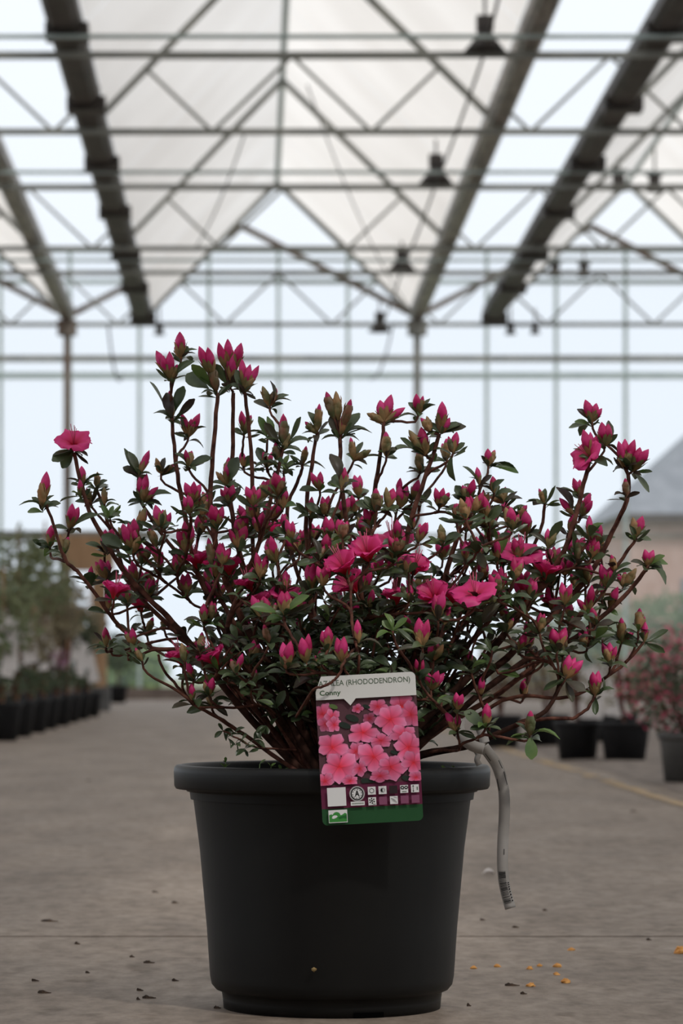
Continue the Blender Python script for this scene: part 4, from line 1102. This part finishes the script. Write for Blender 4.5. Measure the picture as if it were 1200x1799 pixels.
# right side: azaleas and pots beyond the yellow line
def azalea_bg(px, py, s, n, label, potmat, full=True):
    p = onfloor(px, py); o = empty('flowering_azalea', p); tag(o, label, 'potted plant')
    inst('pot', pot_mesh(.11*s, .19*s, M[potmat]), o)
    f_ = foliage_cloud(n, .25*s, .19*s+.18*s, .03, 11, .8); tag(f_.build('foliage', M['fol2'], o), kind='stuff')
    f_ = foliage_cloud(int(n*.8), .28*s, .19*s+.20*s, .022, 12, .82); tag(f_.build('blossoms', M['redpink'], o), kind='stuff')
    st = MB()
    for q in range(14):
        a = R.uniform(0,6.28); d = R.uniform(.05,.2)*s; st.tube([(0,0,.17*s),(d*.5*math.cos(a),d*.5*math.sin(a),.26*s),(d*math.cos(a),d*math.sin(a),.45*s)], .004, 5)
    st.build('stems', M['bark'], o)
M['redpink'] = mat('red_pink_blossom', (.42,.03,.08), (.66,.10,.19), .6, 30, obj=False, trans=.2)
azalea_bg(1206, 1375, 1.0, 1500, 'blurred red-pink azalea in a dusty grey pot at the right edge', 'greypot')
def plainpot(px, py, r, h, label, leafy, tags):
    p = onfloor(px, py); o = empty('nursery_pot', p); tag(o, label, 'potted plant', 'black pots beyond the yellow line')
    inst('pot', pot_mesh(r, h, M['blackpot']), o)
    f_ = foliage_cloud(leafy, .14, h+.2, .05, R.randrange(999), 1.1); tag(f_.build('foliage', M['fol3'], o), kind='stuff')
    st = MB()
    for q in range(6):
        a = R.uniform(0,6.28); d = R.uniform(.02,.12); st.tube([(0,0,h*.85),(d*math.cos(a),d*math.sin(a),h+.3)], .005, 5)
    st.build('stems', M['bark'], o)
    for q in range(tags): tagcard(o, R.uniform(-.06,.08), -.15, h*.9, R.uniform(.09,.12), R.uniform(.28,.34), R.uniform(-.15,.15))
for (x, y, r, h, lb, lf, tg_) in ((1015,1335,.115,.185,'left of the two large black pots behind the yellow line',60,0),(1098,1337,.125,.185,'right of the two large black pots, beside the grey-potted azalea',80,0),(880,1313,.12,.18,'black pot with greenery seen behind the lowest right branches',100,0),
        (962,1312,.12,.18,'black pot in the rear between the azalea branches and the large black pots',80,0),(1046,1304,.12,.16,'rear black pot with a white plant tag, behind the two large ones',50,2),(1088,1300,.12,.16,'rear black pot with two white tags near the red azalea',60,2)):
    plainpot(x, y, r, h, lb, lf, tg_)
# trees / hedges outside behind the right side
def bush(px, Y, zc, rad, kd, label, seed, sq=.8, n=1600):
    o = empty('garden_bush', ((px-VX)*Y/F, Y, -.15)); tag(o, label, 'bush', 'bushes outside the glass')
    f_ = foliage_cloud(n, rad, zc, .22, seed, sq); tag(f_.build('foliage', M[kd], o), kind='stuff')
    b = MB(); b.tube([(0,0,0),(0,0,zc)], .06, 6); b.build('trunk', M['bark'], o)
M['grassy'] = mat('bright_green_leaves', (.14,.22,.06), (.24,.32,.12), .8, 1, obj=False, trans=.25)
M['fol4'] = mat('pale_garden_green', (.13,.17,.09), (.22,.25,.15), .8, 1, obj=False, trans=.25)
bush(1030, 56, .8, 1.0, 'fol4', 'pale green bush outside, left of the brick house', 21)
bush(1180, 59, 1.0, 1.3, 'fol4', 'pale green bush outside in front of the brick house', 22)
bush(930, 54, .7, .85, 'fol3', 'low brownish bush outside behind the right side of the azalea', 23)
bush(238, 53, .55, .55, 'grassy', 'small bright green bush outside, seen low at the left of the azalea stems', 31, .9, 900)
bush(20, 56, .9, 1.3, 'fol3', 'brownish bush outside at the left picture edge', 24)
